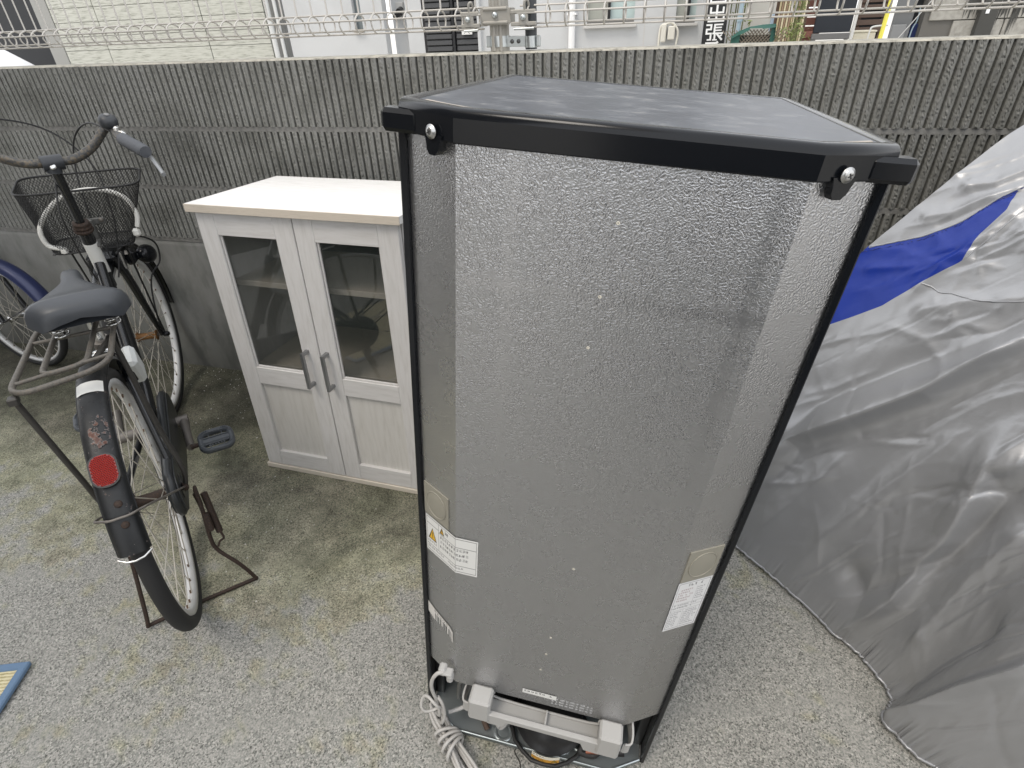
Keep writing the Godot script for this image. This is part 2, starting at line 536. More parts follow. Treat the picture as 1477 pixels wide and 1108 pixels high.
# ---------------------------------------------------------------- mesh fence on the wall
func build_fence() -> void:
	var mw := M("fence_wire", Color(0.5, 0.48, 0.445), 0.45, 0.15)
	var mg := M("fence_bracket", Color(0.36, 0.345, 0.31), 0.5, 0.3)
	var mz := M("galvanised", Color(0.55, 0.58, 0.58), 0.35, 0.85)
	var md := M("dark_pipe", Color(0.05, 0.055, 0.06), 0.45, 0.2)
	var bas := wall_basis()
	var org := WALL_N * WALL_D
	var spans := [[-3.6, -0.553, "beige wire mesh fence panel in front of the stone-board house and white house"], [-0.455, 2.6, "beige wire mesh fence panel in front of the black vertical sign"]]
	for sp in spans:
		var f := thing("mesh_fence_panel", sp[2], "fence", Transform3D(bas, org), "mesh fence panels on top of the wall")
		# one upright wire: straight above, then bent round the triangular beam
		var z := -0.062
		var s := begin()
		tube(s, [Vector3(0, 2.05, z), Vector3(0, 1.309, z), Vector3(0, 1.303, z + 0.002)], 0.0025, 6)
		tube(s, curve([Vector3(0, 1.3045, z + 0.001), Vector3(0, 1.3005, z + 0.015), Vector3(0, 1.291, z + 0.028), Vector3(0, 1.279, z + 0.0315), Vector3(0, 1.266, z + 0.025), Vector3(0, 1.257, z + 0.012), Vector3(0, 1.2545, z + 0.001)], 3), 0.0025, 6)
		tube(s, curve([Vector3(0, 1.3035, z - 0.001), Vector3(0, 1.298, z - 0.02), Vector3(0, 1.286, z - 0.031), Vector3(0, 1.273, z - 0.031), Vector3(0, 1.263, z - 0.025)], 3), 0.0025, 6)
		var wm := meshed(s)
		var u := 0.044
		while u > sp[0]: u -= 0.0518
		while u < sp[1]:
			if u > sp[0] + 0.012: obj("upright_wire", wm, mw, f, Transform3D(Basis(), Vector3(u, 0, 0)))
			u += 0.0518
		for q in [[1.3045, 0.0], [1.288, 0.0345], [1.263, -0.0275], [1.2545, 0.0045], [1.55, 0.004], [1.8, 0.004], [2.04, 0.004]]:
			obj("cross_wire", rod(Vector3(sp[0] + 0.006, q[0], z + q[1]), Vector3(sp[1], q[0], z + q[1]), 0.0027, 6), mw, f)
	var p := thing("fence_post", "brown round fence post clamped to a thin dark pipe on top of the wall", "post", Transform3D(bas, org + WALL_N * 0.075))
	obj("pipe", rod(Vector3(-0.514, 1.19, 0), Vector3(-0.514, 2.1, 0), 0.0275, 20), mg, p)
	# pressed ribs down the post
	var s2 := begin()
	for d in [-0.011, 0.009]:
		tube(s2, [Vector3(-0.514 + d, 1.2, 0.0225), Vector3(-0.514 + d, 2.05, 0.0225)], 0.007, 8)
	obj("rib", s2, mg, p)
	var br := begin()
	prism(br, PackedVector2Array([Vector2(-0.556, 1.262), Vector2(-0.476, 1.262), Vector2(-0.470, 1.27), Vector2(-0.472, 1.298), Vector2(-0.48, 1.306), Vector2(-0.548, 1.306), Vector2(-0.558, 1.297)]), 0.032, 0.038)
	box(br, Vector3(-0.514, 1.3, 0.033), Vector3(0.07, 0.009, 0.02), 0.003)
	box(br, Vector3(-0.514, 1.268, 0.033), Vector3(0.074, 0.009, 0.02), 0.003)
	box(br, Vector3(-0.554, 1.284, 0.01), Vector3(0.006, 0.036, 0.052), 0.001)
	box(br, Vector3(-0.474, 1.284, 0.01), Vector3(0.006, 0.036, 0.052), 0.001)
	obj("bracket", br, mg, p)
	bolt(p, "bolt", Vector3(-0.514, 1.286, 0.038), Vector3(0, 0, 1), 0.008, 0.009, mz)
	for c in [[-0.59, -0.612, -0.558], [-0.432, -0.468, -0.398]]:
		var k := begin()
		var mid: float = (c[1] + c[2]) / 2
		box(k, Vector3(mid, 1.291, 0.044), Vector3(c[2] - c[1], 0.010, 0.012), 0.002)
		box(k, Vector3(mid, 1.263, 0.040), Vector3(c[2] - c[1], 0.010, 0.016), 0.002)
		box(k, Vector3(c[0], 1.277, 0.046), Vector3(0.026, 0.036, 0.006), 0.002)
		tube(k, curve([Vector3(c[0] + 0.004, 1.292, 0.046), Vector3(c[0] + 0.005, 1.312, 0.05), Vector3(c[0] + 0.012, 1.316, 0.047), Vector3(c[0] + 0.014, 1.305, 0.04)], 4), 0.0035, 6)
		obj("wire_clip", k, mg, p)
		obj("clip_bolt_rod", rod(Vector3(c[1] + 0.01, 1.252, 0.05), Vector3(c[2] - 0.004, 1.252, 0.05), 0.0032, 8), mz, p)
		bolt(p, "bolt", Vector3(c[0], 1.278, 0.049), Vector3(0, 0, 1), 0.0075, 0.008, mz)
	obj("dark_pipe", rod(Vector3(-0.421, 1.2015, 0.004), Vector3(-0.421, 2.1, 0.004), 0.0165, 16), md, p)
	var cl := begin()
	tube(cl, [Vector3(-0.514, 1.21, 0), Vector3(-0.514, 1.2365, 0)], 0.0295, 20)
	tube(cl, [Vector3(-0.421, 1.206, 0.004), Vector3(-0.421, 1.234, 0.004)], 0.0187, 16)
	box(cl, Vector3(-0.466, 1.222, 0.012), Vector3(0.062, 0.026, 0.003), 0.0008)
	box(cl, Vector3(-0.542, 1.2235, 0.016), Vector3(0.014, 0.028, 0.012), 0.002)
	box(cl, Vector3(-0.397, 1.221, 0.014), Vector3(0.012, 0.027, 0.01), 0.002)
	obj("pipe_clamp", cl, mz, p)
	for d in [-0.474, -0.455]: bolt(p, "bolt", Vector3(d, 1.222, 0.0135), Vector3(0, 0, 1), 0.0055, 0.005, M("dark_bolt", Color(0.12, 0.12, 0.12), 0.4, 0.8))

# ---------------------------------------------------------------- cabinet
func wood_mat(key: String, col: Color, sc: Vector3) -> StandardMaterial3D:
	if mats.has(key): return mats[key]
	var m := M(key, col, 0.55)
	if not texs.has("wood"):
		var n := noise(FastNoiseLite.TYPE_SIMPLEX_SMOOTH, 0.03, 81, 5, 0.62)
		n.domain_warp_enabled = true
		n.domain_warp_amplitude = 14.0
		n.domain_warp_frequency = 0.012
		texs["wood"] = ntex(n, 512, ramp([0.0, 0.3, 0.5, 0.75, 1.0], [Color(0.84, 0.825, 0.81), Color(0.92, 0.915, 0.905), Color(0.97, 0.965, 0.96), Color(1, 1, 1), Color(1, 1, 1)]))
		texs["wood_n"] = ntex(n, 512, null, 3.0)
	m.albedo_texture = texs["wood"]
	m.normal_enabled = true
	m.normal_scale = 0.12
	m.normal_texture = texs["wood_n"]
	tri(m, sc)
	return m

func build_cabinet() -> void:
	var xf := Transform3D(Basis(Vector3(0.95577, -0.011, 0.29392), Vector3(0.02426, 0.99884, -0.04151), Vector3(-0.29312, 0.04681, 0.95493)), Vector3(-0.859, 0.0, -1.486))
	var c := thing("glass_door_cabinet", "low white wood-grain cabinet with two glazed doors, between bicycle and refrigerator", "cabinet", xf)
	var up := wood_mat("white_wood_upright", Color(0.6, 0.588, 0.575), Vector3(5, 0.6, 5))
	var ac := wood_mat("white_wood_across", Color(0.6, 0.588, 0.575), Vector3(0.6, 5, 5))
	var top := wood_mat("white_wood_top", Color(0.8, 0.79, 0.77), Vector3(0.7, 6, 6))
	var edge := wood_mat("edge_banding", Color(0.58, 0.52, 0.44), Vector3(1.4, 14, 9))
	var W := 0.604; var H := 0.899; var D := 0.384
	obj("top_board", bx(Vector3(W / 2, H - 0.0125, -D / 2 + 0.005), Vector3(W + 0.024, 0.021, D + 0.014), 0.0015), top, c)
	obj("top_edge", bx(Vector3(W / 2, H - 0.013, 0.0135), Vector3(W + 0.0245, 0.021, 0.003), 0.0008), edge, c)
	for s in [0.008, W - 0.008]:
		obj("side_panel", bx(Vector3(s, 0.448, -D / 2 - 0.012), Vector3(0.016, 0.862, D - 0.022), 0.001), up, c)
	obj("back_panel", bx(Vector3(W / 2, 0.448, -D + 0.004), Vector3(W - 0.034, 0.86, 0.006), 0.0), M("cabinet_back", Color(0.1, 0.097, 0.09), 0.7), c)  # dark tone paints in the shade inside the cabinet
	obj("bottom_board", bx(Vector3(W / 2, 0.0085, -D / 2 + 0.004), Vector3(W + 0.01, 0.017, D), 0.0012), wood_mat("bottom_wood", Color(0.6, 0.55, 0.47), Vector3(1.4, 12, 9)), c)
	obj("plank_floor", bx(Vector3(W / 2, 0.075, -D / 2 - 0.02), Vector3(W - 0.034, 0.014, D - 0.05), 0.0), ac, c)
	obj("shelf", bx(Vector3(W / 2, 0.655, -D / 2 - 0.024), Vector3(W - 0.036, 0.017, D - 0.07), 0.001), wood_mat("shelf_wood", Color(0.62, 0.57, 0.48), Vector3(1.4, 12, 9)), c)
	obj("shelf", bx(Vector3(W / 2, 0.375, -D / 2 - 0.024), Vector3(W - 0.036, 0.017, D - 0.07), 0.001), mats["shelf_wood"], c)
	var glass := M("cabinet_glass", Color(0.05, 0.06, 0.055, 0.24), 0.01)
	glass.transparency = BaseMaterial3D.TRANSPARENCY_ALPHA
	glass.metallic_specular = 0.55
	var steel := M("handle_steel", Color(0.33, 0.335, 0.34), 0.38, 0.9)
	for k in 2:
		var d := Node3D.new()
		d.name = numbered("door", c)
		c.add_child(d, true)
		var x0 := 0.0015 if k == 0 else W / 2 + 0.0013
		var x1 := W / 2 - 0.0013 if k == 0 else W - 0.0015
		var fr := 0.058
		var y0 := 0.0185; var y1 := H - 0.0245
		var T := 0.018
		# stiles, rails: each a board of its own
		obj("stile", bx(Vector3(x0 + fr / 2, (y0 + y1) / 2, -T / 2), Vector3(fr, y1 - y0, T), 0.0018), up, d)
		obj("stile", bx(Vector3(x1 - fr / 2, (y0 + y1) / 2, -T / 2), Vector3(fr, y1 - y0, T), 0.0018), up, d)
		var xm := (x0 + x1) / 2
		var wi := x1 - x0 - 2 * fr
		obj("top_rail", bx(Vector3(xm, (0.8125 + y1) / 2, -T / 2 - 0.0006), Vector3(wi, y1 - 0.8125, T), 0.0012), ac, d)
		obj("middle_rail", bx(Vector3(xm, 0.373, -T / 2 - 0.0006), Vector3(wi, 0.0585, T), 0.0012), ac, d)
		obj("bottom_rail", bx(Vector3(xm, (0.0775 + y0) / 2, -T / 2 - 0.0006), Vector3(wi, 0.0775 - y0, T), 0.0012), ac, d)
		obj("lower_panel", bx(Vector3(xm, 0.2106, -T + 0.004), Vector3(wi + 0.006, 0.2662, 0.006), 0.0), wood_mat("door_panel_wood", Color(0.58, 0.565, 0.535), Vector3(3.5, 0.4, 5)), d)
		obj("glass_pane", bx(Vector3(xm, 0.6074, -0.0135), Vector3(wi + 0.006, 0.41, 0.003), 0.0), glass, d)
		# glazing bead
		var gb := begin()
		box(gb, Vector3(x0 + fr + 0.0025, 0.6074, -0.009), Vector3(0.005, 0.41, 0.006), 0.001)
		box(gb, Vector3(xm, 0.4048, -0.009), Vector3(wi - 0.011, 0.005, 0.006), 0.001)
		box(gb, Vector3(x1 - fr - 0.0025, 0.6074, -0.009), Vector3(0.005, 0.41, 0.006), 0.001)
		obj("glazing_bead", gb, up, d)
		var hx := 0.262 if k == 0 else 0.3285
		var hd := begin()
		prism(hd, PackedVector2Array([Vector2(-0.0, 0.0), Vector2(0.032, 0.0), Vector2(0.032, 0.118), Vector2(0.0, 0.118), Vector2(0.0, 0.108), Vector2(0.0225, 0.108), Vector2(0.0225, 0.010), Vector2(0.0, 0.010)]), -0.0045, 0.0045, Transform3D(Basis(Vector3(0, 0, 1), Vector3(0, 1, 0), Vector3(-1, 0, 0)), Vector3(hx, 0.371, 0.0)))
		obj("handle", hd, steel, d)

# ---------------------------------------------------------------- pictures for printed labels
func blank(w: int, h: int, c: Color) -> Image:
	var im := Image.create(w, h, false, Image.FORMAT_RGB8)
	im.fill(c)
	return im

func scribble(im: Image, x0: int, y0: int, x1: int, y1: int, cell: int, sd: int, c := Color(0.12, 0.12, 0.13), fill := 0.9) -> void:
	# rows of small dense characters too fine to read
	var rg := RandomNumberGenerator.new()
	rg.seed = sd
	var y := y0
	while y + cell <= y1:
		var x := x0
		var stop := x0 + int((x1 - x0) * rg.randf_range(0.7, 1.0))
		while x + cell <= stop:
			if rg.randf() < fill:
				for k in 4:
					if rg.randf() < 0.5: im.fill_rect(Rect2i(x + rg.randi() % maxi(cell / 3, 1), y + k * cell / 4, cell - cell / 4, maxi(cell / 9, 1)), c)
					else: im.fill_rect(Rect2i(x + (k * cell) / 5, y + rg.randi() % maxi(cell / 3, 1), maxi(cell / 8, 1), cell - cell / 3), c)
			x += cell + maxi(cell / 6, 1)
		y += int(cell * 1.5)

func tri_sign(im: Image, cx: int, cy: int, r: int) -> void:
	for y in range(-r, r):
		var half := int((y + r) * 0.58)
		im.fill_rect(Rect2i(cx - half, cy + y, half * 2 + 1, 1), Color(0.1, 0.09, 0.05))
	for y in range(-r + 7, r - 4):
		var half := int((y + r - 7) * 0.5)
		im.fill_rect(Rect2i(cx - half, cy + y, half * 2 + 1, 1), Color(0.86, 0.68, 0.18))
	im.fill_rect(Rect2i(cx - 2, cy - r / 3, 5, r * 3 / 4), Color(0.1, 0.09, 0.05))
	im.fill_rect(Rect2i(cx - 2, cy + r / 2 + 1, 5, 4), Color(0.1, 0.09, 0.05))

func print_mat(key: String, im: Image, rough := 0.45) -> StandardMaterial3D:
	var m := M(key, gray(1.0), rough)
	m.albedo_texture = ImageTexture.create_from_image(im)
	m.texture_repeat = false
	return m

# ---------------------------------------------------------------- refrigerator
func build_fridge() -> void:
	var bas := Basis(Vector3(0.96545, -0.0942, 0.24296), Vector3(0.09307, 0.99553, 0.01616), Vector3(-0.2434, 0.00701, 0.9699))
	var org := Vector3(0.11, 1.1614, -0.517)
	var f := thing("refrigerator", "silver-backed small refrigerator with black rim, turned to show its embossed metal back", "refrigerator", Transform3D(bas, org))
	var leather := noise(FastNoiseLite.TYPE_SIMPLEX_SMOOTH, 0.05, 91, 2, 0.25)
	leather.domain_warp_enabled = true
	leather.domain_warp_amplitude = 16.0
	leather.domain_warp_frequency = 0.03
	leather.fractal_type = FastNoiseLite.FRACTAL_RIDGED
	var ms := M("embossed_steel", Color(0.48, 0.483, 0.492), 0.29, 0.94)
	ms.normal_enabled = true
	ms.normal_scale = 0.42
	ms.normal_texture = ntex(leather, 1024, null, 5.0)
	tri(ms, Vector3(4.2, 4.2, 4.2))
	ms.roughness_texture = ntex(noise(FastNoiseLite.TYPE_SIMPLEX_SMOOTH, 0.006, 93, 5, 0.6), 512, ramp([0.0, 0.4, 0.6, 1.0], [gray(0.78), gray(0.86), gray(0.95), gray(1.0)]))
	var mb := M("fridge_black", Color(0.012, 0.012, 0.013), 0.35)
	var blk: StandardMaterial3D = mats["black_plastic"]
	var cap := M("dusty_lid", gray(1.0), 0.34)
	var du := noise(FastNoiseLite.TYPE_SIMPLEX_SMOOTH, 0.012, 92, 6, 0.75)
	cap.albedo_texture = ntex(du, 512, ramp([0.0, 0.45, 0.6, 0.72, 0.85, 1.0], [Color(0.035, 0.04, 0.052), Color(0.05, 0.056, 0.07), Color(0.075, 0.082, 0.097), Color(0.11, 0.115, 0.125), Color(0.17, 0.17, 0.17), Color(0.3, 0.29, 0.27)]))
	cap.roughness_texture = ntex(du, 512, ramp([0.0, 0.5, 1.0], [gray(0.45), gray(0.6), gray(1.0)]))
	cap.roughness = 0.5
	tri(cap, Vector3(2.2, 2.2, 2.2))
	var pan := M("galvanised_pan", Color(0.5, 0.55, 0.56), 0.34, 0.8)
	var white := M("white_plastic", Color(0.43, 0.425, 0.41), 0.45)
	var beige := M("beige_grip", Color(0.27, 0.255, 0.21), 0.4)
	var scr := M("screw_steel", Color(0.5, 0.5, 0.49), 0.34, 1.0)
	var w := 0.158; var W := 0.23; var ch := 0.037; var bot := -0.952; var low := -1.145
	# cabinet shell, doors and side panels
	obj("shell", bx(Vector3(0, (bot - 0.004) / 2 - 0.002, -0.26), Vector3(2 * W - 0.012, -bot - 0.006, 0.43), 0.004), mb, f)
	for sx in [-1, 1]:
		obj("side_panel", bx(Vector3(sx * (W - 0.004), low / 2, -0.245), Vector3(0.008, -low, 0.418), 0.001), mb, f)
		obj("side_rail", bx(Vector3(sx * (W - 0.017), (low + bot) / 2, -0.07), Vector3(0.018, bot - low - 0.002, 0.012), 0.002), mb, f)
	obj("machine_room_wall", bx(Vector3(0, (low + bot) / 2, -0.30), Vector3(2 * W - 0.02, bot - low, 0.01), 0.0), mb, f)
	var upper := obj("upper_door", bx(Vector3(0, -0.19, -0.496), Vector3(2 * W - 0.004, 0.40, 0.066), 0.012), M("door_silver", Color(0.5, 0.5, 0.5), 0.3, 0.5), f)
	obj("lower_door", bx(Vector3(0, -0.765, -0.496), Vector3(2 * W - 0.004, 0.73, 0.066), 0.012), upper.material_override, f)
	# back: flat middle panel and two canted side panels
	var s := begin()
	quad(s, Vector3(-w, bot, 0), Vector3(w, bot, 0), Vector3(w, 0.002, 0), Vector3(-w, 0.002, 0))
	quad(s, Vector3(w, bot, -0.006), Vector3(-w, bot, -0.006), Vector3(-w, 0.002, -0.006), Vector3(w, 0.002, -0.006))
	quad(s, Vector3(-w, bot, -0.006), Vector3(w, bot, -0.006), Vector3(w, bot, 0), Vector3(-w, bot, 0))
	obj("back_panel", s, ms, f)
	for sx in [-1, 1]:
		s = begin()
		var a := Vector3(sx * w, 0, 0); var b := Vector3(sx * (W - 0.0095), 0, -ch)
		var lo := Vector3(0, bot, 0); var hi := Vector3(0, 0.002, 0); var bk := Vector3(0, 0, -0.006)
		if sx < 0:
			var t := a
			a = b
			b = t
		quad(s, a + lo, b + lo, b + hi, a + hi)
		quad(s, b + lo + bk, a + lo + bk, a + hi + bk, b + hi + bk)
		quad(s, a + lo + bk, b + lo + bk, b + lo, a + lo)
		obj("canted_panel", s, ms, f)
		# folded steel lip at the outer edge
		obj("edge_trim", bx(Vector3(sx * (W - 0.0052), low / 2 - 0.001, -ch + 0.0005), Vector3(0.0088, -low - 0.002, 0.007), 0.0016), blk, f)
	# small rivet marks down the middle of the back
	for q in [[0.002, -0.057], [-0.004, -0.134], [-0.008, -0.195], [0.004, -0.74], [0.001, -0.79], [-0.004, -0.84], [0.02, -0.56]]:
		s = begin()
		lathe(s, [Vector2(0.0008, 0.0), Vector2(0.0016, 0.0004), Vector2(0.0018, 0.0)], Vector3(q[0], q[1], 0.0), z_to(Vector3(0, 0, 1)), 10)
		obj("rivet_mark", s, M("rivet_mark", Color(0.7, 0.66, 0.55), 0.6), f)
	# lid: rim with canted back corners, sunk top plate, end tabs, screw ears
	var rim := PackedVector2Array([Vector2(-w, 0.0075), Vector2(w, 0.0075), Vector2(W - 0.004, -ch + 0.006), Vector2(W + 0.002, -ch - 0.01), Vector2(W + 0.001, -0.52), Vector2(W - 0.012, -0.533), Vector2(-W + 0.012, -0.533), Vector2(-W - 0.001, -0.52), Vector2(-W - 0.002, -ch - 0.01), Vector2(-W + 0.004, -ch + 0.006)])
	var lx := Transform3D(Basis(Vector3(1, 0, 0), Vector3(0, 0, 1), Vector3(0, -1, 0)), Vector3.ZERO)   # outline in x, z; height along y
	s = begin()
	# rounded section: stack of insets
	var lv := [[-0.0012, 0.0006], [0.0, 0.0], [0.0205, 0.0], [0.0235, 0.0005], [0.026, 0.0016], [0.0278, 0.0034], [0.0288, 0.0058], [0.029, 0.0085], [0.0288, 0.0145], [0.0275, 0.0165], [0.0265, 0.0175]]
	var rings := []
	var cen := Vector2(0, -0.26)
	for l in lv:
		var ring := []
		for k in rim.size():
			var p0 := rim[(k - 1 + rim.size()) % rim.size()]; var p1 := rim[k]; var p2 := rim[(k + 1) % rim.size()]
			var n0 := (p1 - p0).normalized(); var n1 := (p2 - p1).normalized()
			n0 = Vector2(n0.y, -n0.x); n1 = Vector2(n1.y, -n1.x)
			if n0.dot(p1 - cen) < 0: n0 = -n0
			if n1.dot(p1 - cen) < 0: n1 = -n1
			var nn := (n0 + n1) / (1.0 + n0.dot(n1))
			var q: Vector2 = p1 - nn * l[1]
			ring.append(Vector3(q.x, l[0] * (1.0 - 0.52 * clampf(-q.y / 0.53, 0, 1)), q.y))
		rings.append(ring)
	for i in rings.size() - 1:
		for k in rim.size():
			var k2 := (k + 1) % rim.size()
			quad(s, rings[i][k], rings[i][k2], rings[i + 1][k2], rings[i + 1][k], -1 if i < 2 else 1)
	var top_ring: Array = rings[rings.size() - 1]
	obj("lid_rim", s, blk, f)
	s = begin()
	for k in range(1, top_ring.size() - 1): tri3(s, top_ring[0], top_ring[k], top_ring[k + 1])
	for k in range(1, top_ring.size() - 1): tri3(s, rings[0][0], rings[0][k + 1], rings[0][k])
	obj("lid_top", s, cap, f)
	# dry dirt line in the corner of the rim
	s = begin()
	tube(s, curve([Vector3(-0.2, 0.0268, -0.04), Vector3(-0.14, 0.0268, -0.0125), Vector3(-0.05, 0.0268, -0.0115), Vector3(0.06, 0.0268, -0.0125), Vector3(0.15, 0.0268, -0.0115), Vector3(0.205, 0.0268, -0.045)], 5), 0.0022, 6, false, 0.35)
	obj("dust_line", s, M("dust", Color(0.42, 0.38, 0.33), 0.95), f)
	for sx in [-1, 1]:
		obj("lid_tab", bx(Vector3(sx * 0.2215, 0.0085, -ch + 0.006), Vector3(0.041, 0.0215, 0.022), 0.004, Basis(Vector3.UP, sx * 0.1)), blk, f)
		var nrm := Vector3(sx * 0.458, 0, 0.889).normalized()
		var eb := Basis(Vector3.UP.cross(nrm), Vector3.UP, nrm)
		var c := Vector3(sx * 0.180, 0.0, -0.0075)
		s = begin()
		prism(s, PackedVector2Array([Vector2(-0.008, -0.011), Vector2(-0.005, -0.0155), Vector2(0.003, -0.0155), Vector2(0.0075, -0.011), Vector2(0.0105, -0.003), Vector2(0.0125, 0.003), Vector2(-0.0115, 0.003), Vector2(-0.009, -0.004)]), -0.006, 0.0045, Transform3D(eb, c))
		obj("screw_ear", s, blk, f)
		s = begin()
		var sp := c + eb * Vector3(0.0, 0.0055, 0.0058)
		lathe(s, [Vector2(0.0066, 0.0), Vector2(0.0066, 0.0009), Vector2(0.0051, 0.001), Vector2(0.005, 0.0021), Vector2(0.0038, 0.003), Vector2(0.002, 0.0034), Vector2(0.0, 0.0035)], sp, z_to(nrm), 18)
		obj("screw", s, scr, f)
		s = begin()
		box(s, sp + nrm * 0.0032, Vector3(0.0048, 0.0011, 0.0012), 0.0, eb * Basis(Vector3(0, 0, 1), 0.5))
		box(s, sp + nrm * 0.0033, Vector3(0.0011, 0.0048, 0.0012), 0.0, eb * Basis(Vector3(0, 0, 1), 0.5))
		obj("screw_slot", s, M("slot_dark", Color(0.06, 0.06, 0.06), 0.6, 0.5), f)
	# frames of the canted panels, for labels: origin at the fold, x outwards
	var cl := Transform3D(Basis(Vector3(-0.0625, 0, -ch).normalized() * -1.0, Vector3.UP, Vector3(-0.5094, 0, 0.8605)), Vector3(-w, 0, 0))
	cl.basis = Basis(Vector3(0.8605, 0, 0.5094), Vector3.UP, Vector3(-0.5094, 0, 0.8605))
	var cr := Transform3D(Basis(Vector3(0.8605, 0, -0.5094), Vector3.UP, Vector3(0.5094, 0, 0.8605)), Vector3(w, 0, 0))
	# moulded hand grips
	for q in [[cl, -0.0415, -0.511, -1], [cr, 0.0385, -0.514, 1]]:
		s = begin()
		var gx: Transform3D = q[0]
		gx = gx * Transform3D(Basis(), Vector3(q[1], q[2], 0.0))
		prism(s, PackedVector2Array([Vector2(-0.027, -0.032), Vector2(0.027, -0.032), Vector2(0.027, 0.032), Vector2(-0.027, 0.032)]), 0.0, 0.0016, gx)
		var g := obj("hand_grip", s, beige, f)
		s = begin()
		var ell := []
		for k in 22:
			ell.append(gx * Vector3(cos(TAU * k / 22) * 0.0215, sin(TAU * k / 22) * 0.0245, 0.0018))
		tube(s, ell, 0.0011, 6, true)
		for k in 22:
			var k2 := (k + 1) % 22
			tri3(s, gx * Vector3(0.004, 0.008, 0.0045), ell[k], ell[k2], 1)
		obj("grip_rim", s, beige, g)
	# warning label: bends over the left fold
	var im := blank(384, 192, Color(0.86, 0.86, 0.85))
	for r in [[8, 8, 368, 2], [8, 182, 368, 2], [8, 8, 2, 176], [374, 8, 2, 176], [8, 150, 368, 2], [110, 8, 2, 142], [8, 40, 102, 2], [112, 52, 262, 2]]: im.fill_rect(Rect2i(r[0], r[1], r[2], r[3]), Color(0.25, 0.25, 0.26))
	tri_sign(im, 56, 88, 32)
	tri_sign(im, 140, 30, 18)
	scribble(im, 168, 14, 236, 48, 28, 1)
	scribble(im, 124, 60, 366, 148, 17, 2, Color(0.05, 0.05, 0.06), 0.95)
	scribble(im, 16, 128, 104, 150, 14, 4)
	scribble(im, 16, 158, 366, 180, 14, 3)
	var lm := print_mat("warning_print", im)
	s = begin()
	var u_fold := 0.068 / 0.103
	quad_uv(s, cl * Vector3(-0.068, -0.628, 0.0009), cl * Vector3(0, -0.628, 0.0009), cl * Vector3(0, -0.5465, 0.0009), cl * Vector3(-0.068, -0.5465, 0.0009), Vector2(0, 1), Vector2(u_fold, 0))
	quad_uv(s, Vector3(-w, -0.628, 0.0009), Vector3(-w + 0.035, -0.628, 0.0009), Vector3(-w + 0.035, -0.5465, 0.0009), Vector3(-w, -0.5465, 0.0009), Vector2(u_fold, 1), Vector2(1, 0))
	var wl := obj("warning_label", s, lm, f)
	wl.set_meta("label", "white warning label with yellow triangles, folded over the left bend")
	# rating plate on the right
	im = blank(192, 288, Color(0.86, 0.86, 0.86))
	for r in [[8, 8, 176, 2], [8, 278, 176, 2], [8, 8, 2, 272], [182, 8, 2, 272], [8, 130, 176, 1], [8, 150, 176, 1], [8, 168, 176, 1], [84, 168, 1, 110], [120, 40, 1, 90]]: im.fill_rect(Rect2i(r[0], r[1], r[2], r[3]), Color(0.45, 0.45, 0.46))
	scribble(im, 60, 16, 176, 40, 16, 5)
	scribble(im, 20, 44, 116, 128, 10, 6, Color(0.5, 0.36, 0.38))
	scribble(im, 126, 44, 178, 128, 9, 7, Color(0.4, 0.4, 0.42))
	scribble(im, 18, 134, 178, 168, 10, 8, Color(0.35, 0.35, 0.37))
	scribble(im, 16, 176, 80, 276, 8, 9, Color(0.42, 0.42, 0.44))
	scribble(im, 92, 176, 178, 276, 8, 10, Color(0.42, 0.42, 0.44))
	s = begin()
	quad_uv(s, cr * Vector3(0.0102, -0.6635, 0.0009), cr * Vector3(0.0665, -0.6635, 0.0009), cr * Vector3(0.0665, -0.5475, 0.0009), cr * Vector3(0.0102, -0.5475, 0.0009))
	obj("rating_plate", s, print_mat("rating_print", im), f)
	# torn bar-code sticker low on the left
	im = blank(256, 96, Color(0.82, 0.81, 0.79))
	var rg := RandomNumberGenerator.new()
	rg.seed = 8
	var x := 70
	while x < 236:
		var bw := rg.randi_range(3, 12)
		im.fill_rect(Rect2i(x, 34, bw, 62), Color(0.36, 0.37, 0.37))
		x += bw + rg.randi_range(3, 12)
	scribble(im, 60, 6, 240, 34, 22, 12)
	s = begin()
	var torn := [Vector2(-0.0715, -0.772), Vector2(-0.055, -0.779), Vector2(-0.035, -0.785), Vector2(-0.014, -0.79), Vector2(-0.0065, -0.797)]
	var hts := [0.030, 0.034, 0.027, 0.030, 0.033]
	for i in 4:
		quad_uv(s, cl * Vector3(torn[i].x, torn[i].y - hts[i], 0.001), cl * Vector3(torn[i + 1].x, torn[i + 1].y - hts[i + 1], 0.001), cl * Vector3(torn[i + 1].x, torn[i + 1].y, 0.001), cl * Vector3(torn[i].x, torn[i].y, 0.001), Vector2(i / 4.0, 1), Vector2((i + 1) / 4.0, 0))
	var ts := obj("torn_sticker", s, print_mat("torn_print", im, 0.7), f)
	ts.set_meta("label", "torn white bar-code sticker")
	# small serial sticker by the drip tray, faint embossed text beside it
	im = blank(192, 40, Color(0.9, 0.9, 0.89))
	scribble(im, 8, 8, 186, 36, 18, 14)
	s = begin()
	quad_uv(s, Vector3(-0.0305, -0.926, 0.0009), Vector3(0.0318, -0.926, 0.0009), Vector3(0.0318, -0.9125, 0.0009), Vector3(-0.0305, -0.9125, 0.0009))
	obj("serial_sticker", s, print_mat("serial_print", im), f)
	s = begin()
	for row in 3:
		for k in 12:
			var xx := 0.026 + k * 0.0062 + 0.001 * (k % 3)
			box(s, Vector3(xx, -0.9225 - row * 0.0085, 0.0004), Vector3(0.0048 - 0.001 * ((k + row) % 3), 0.0022, 0.0006), 0.0)
	obj("embossed_text", s, M("emboss_gray", Color(0.52, 0.525, 0.53), 0.4, 0.5), f)
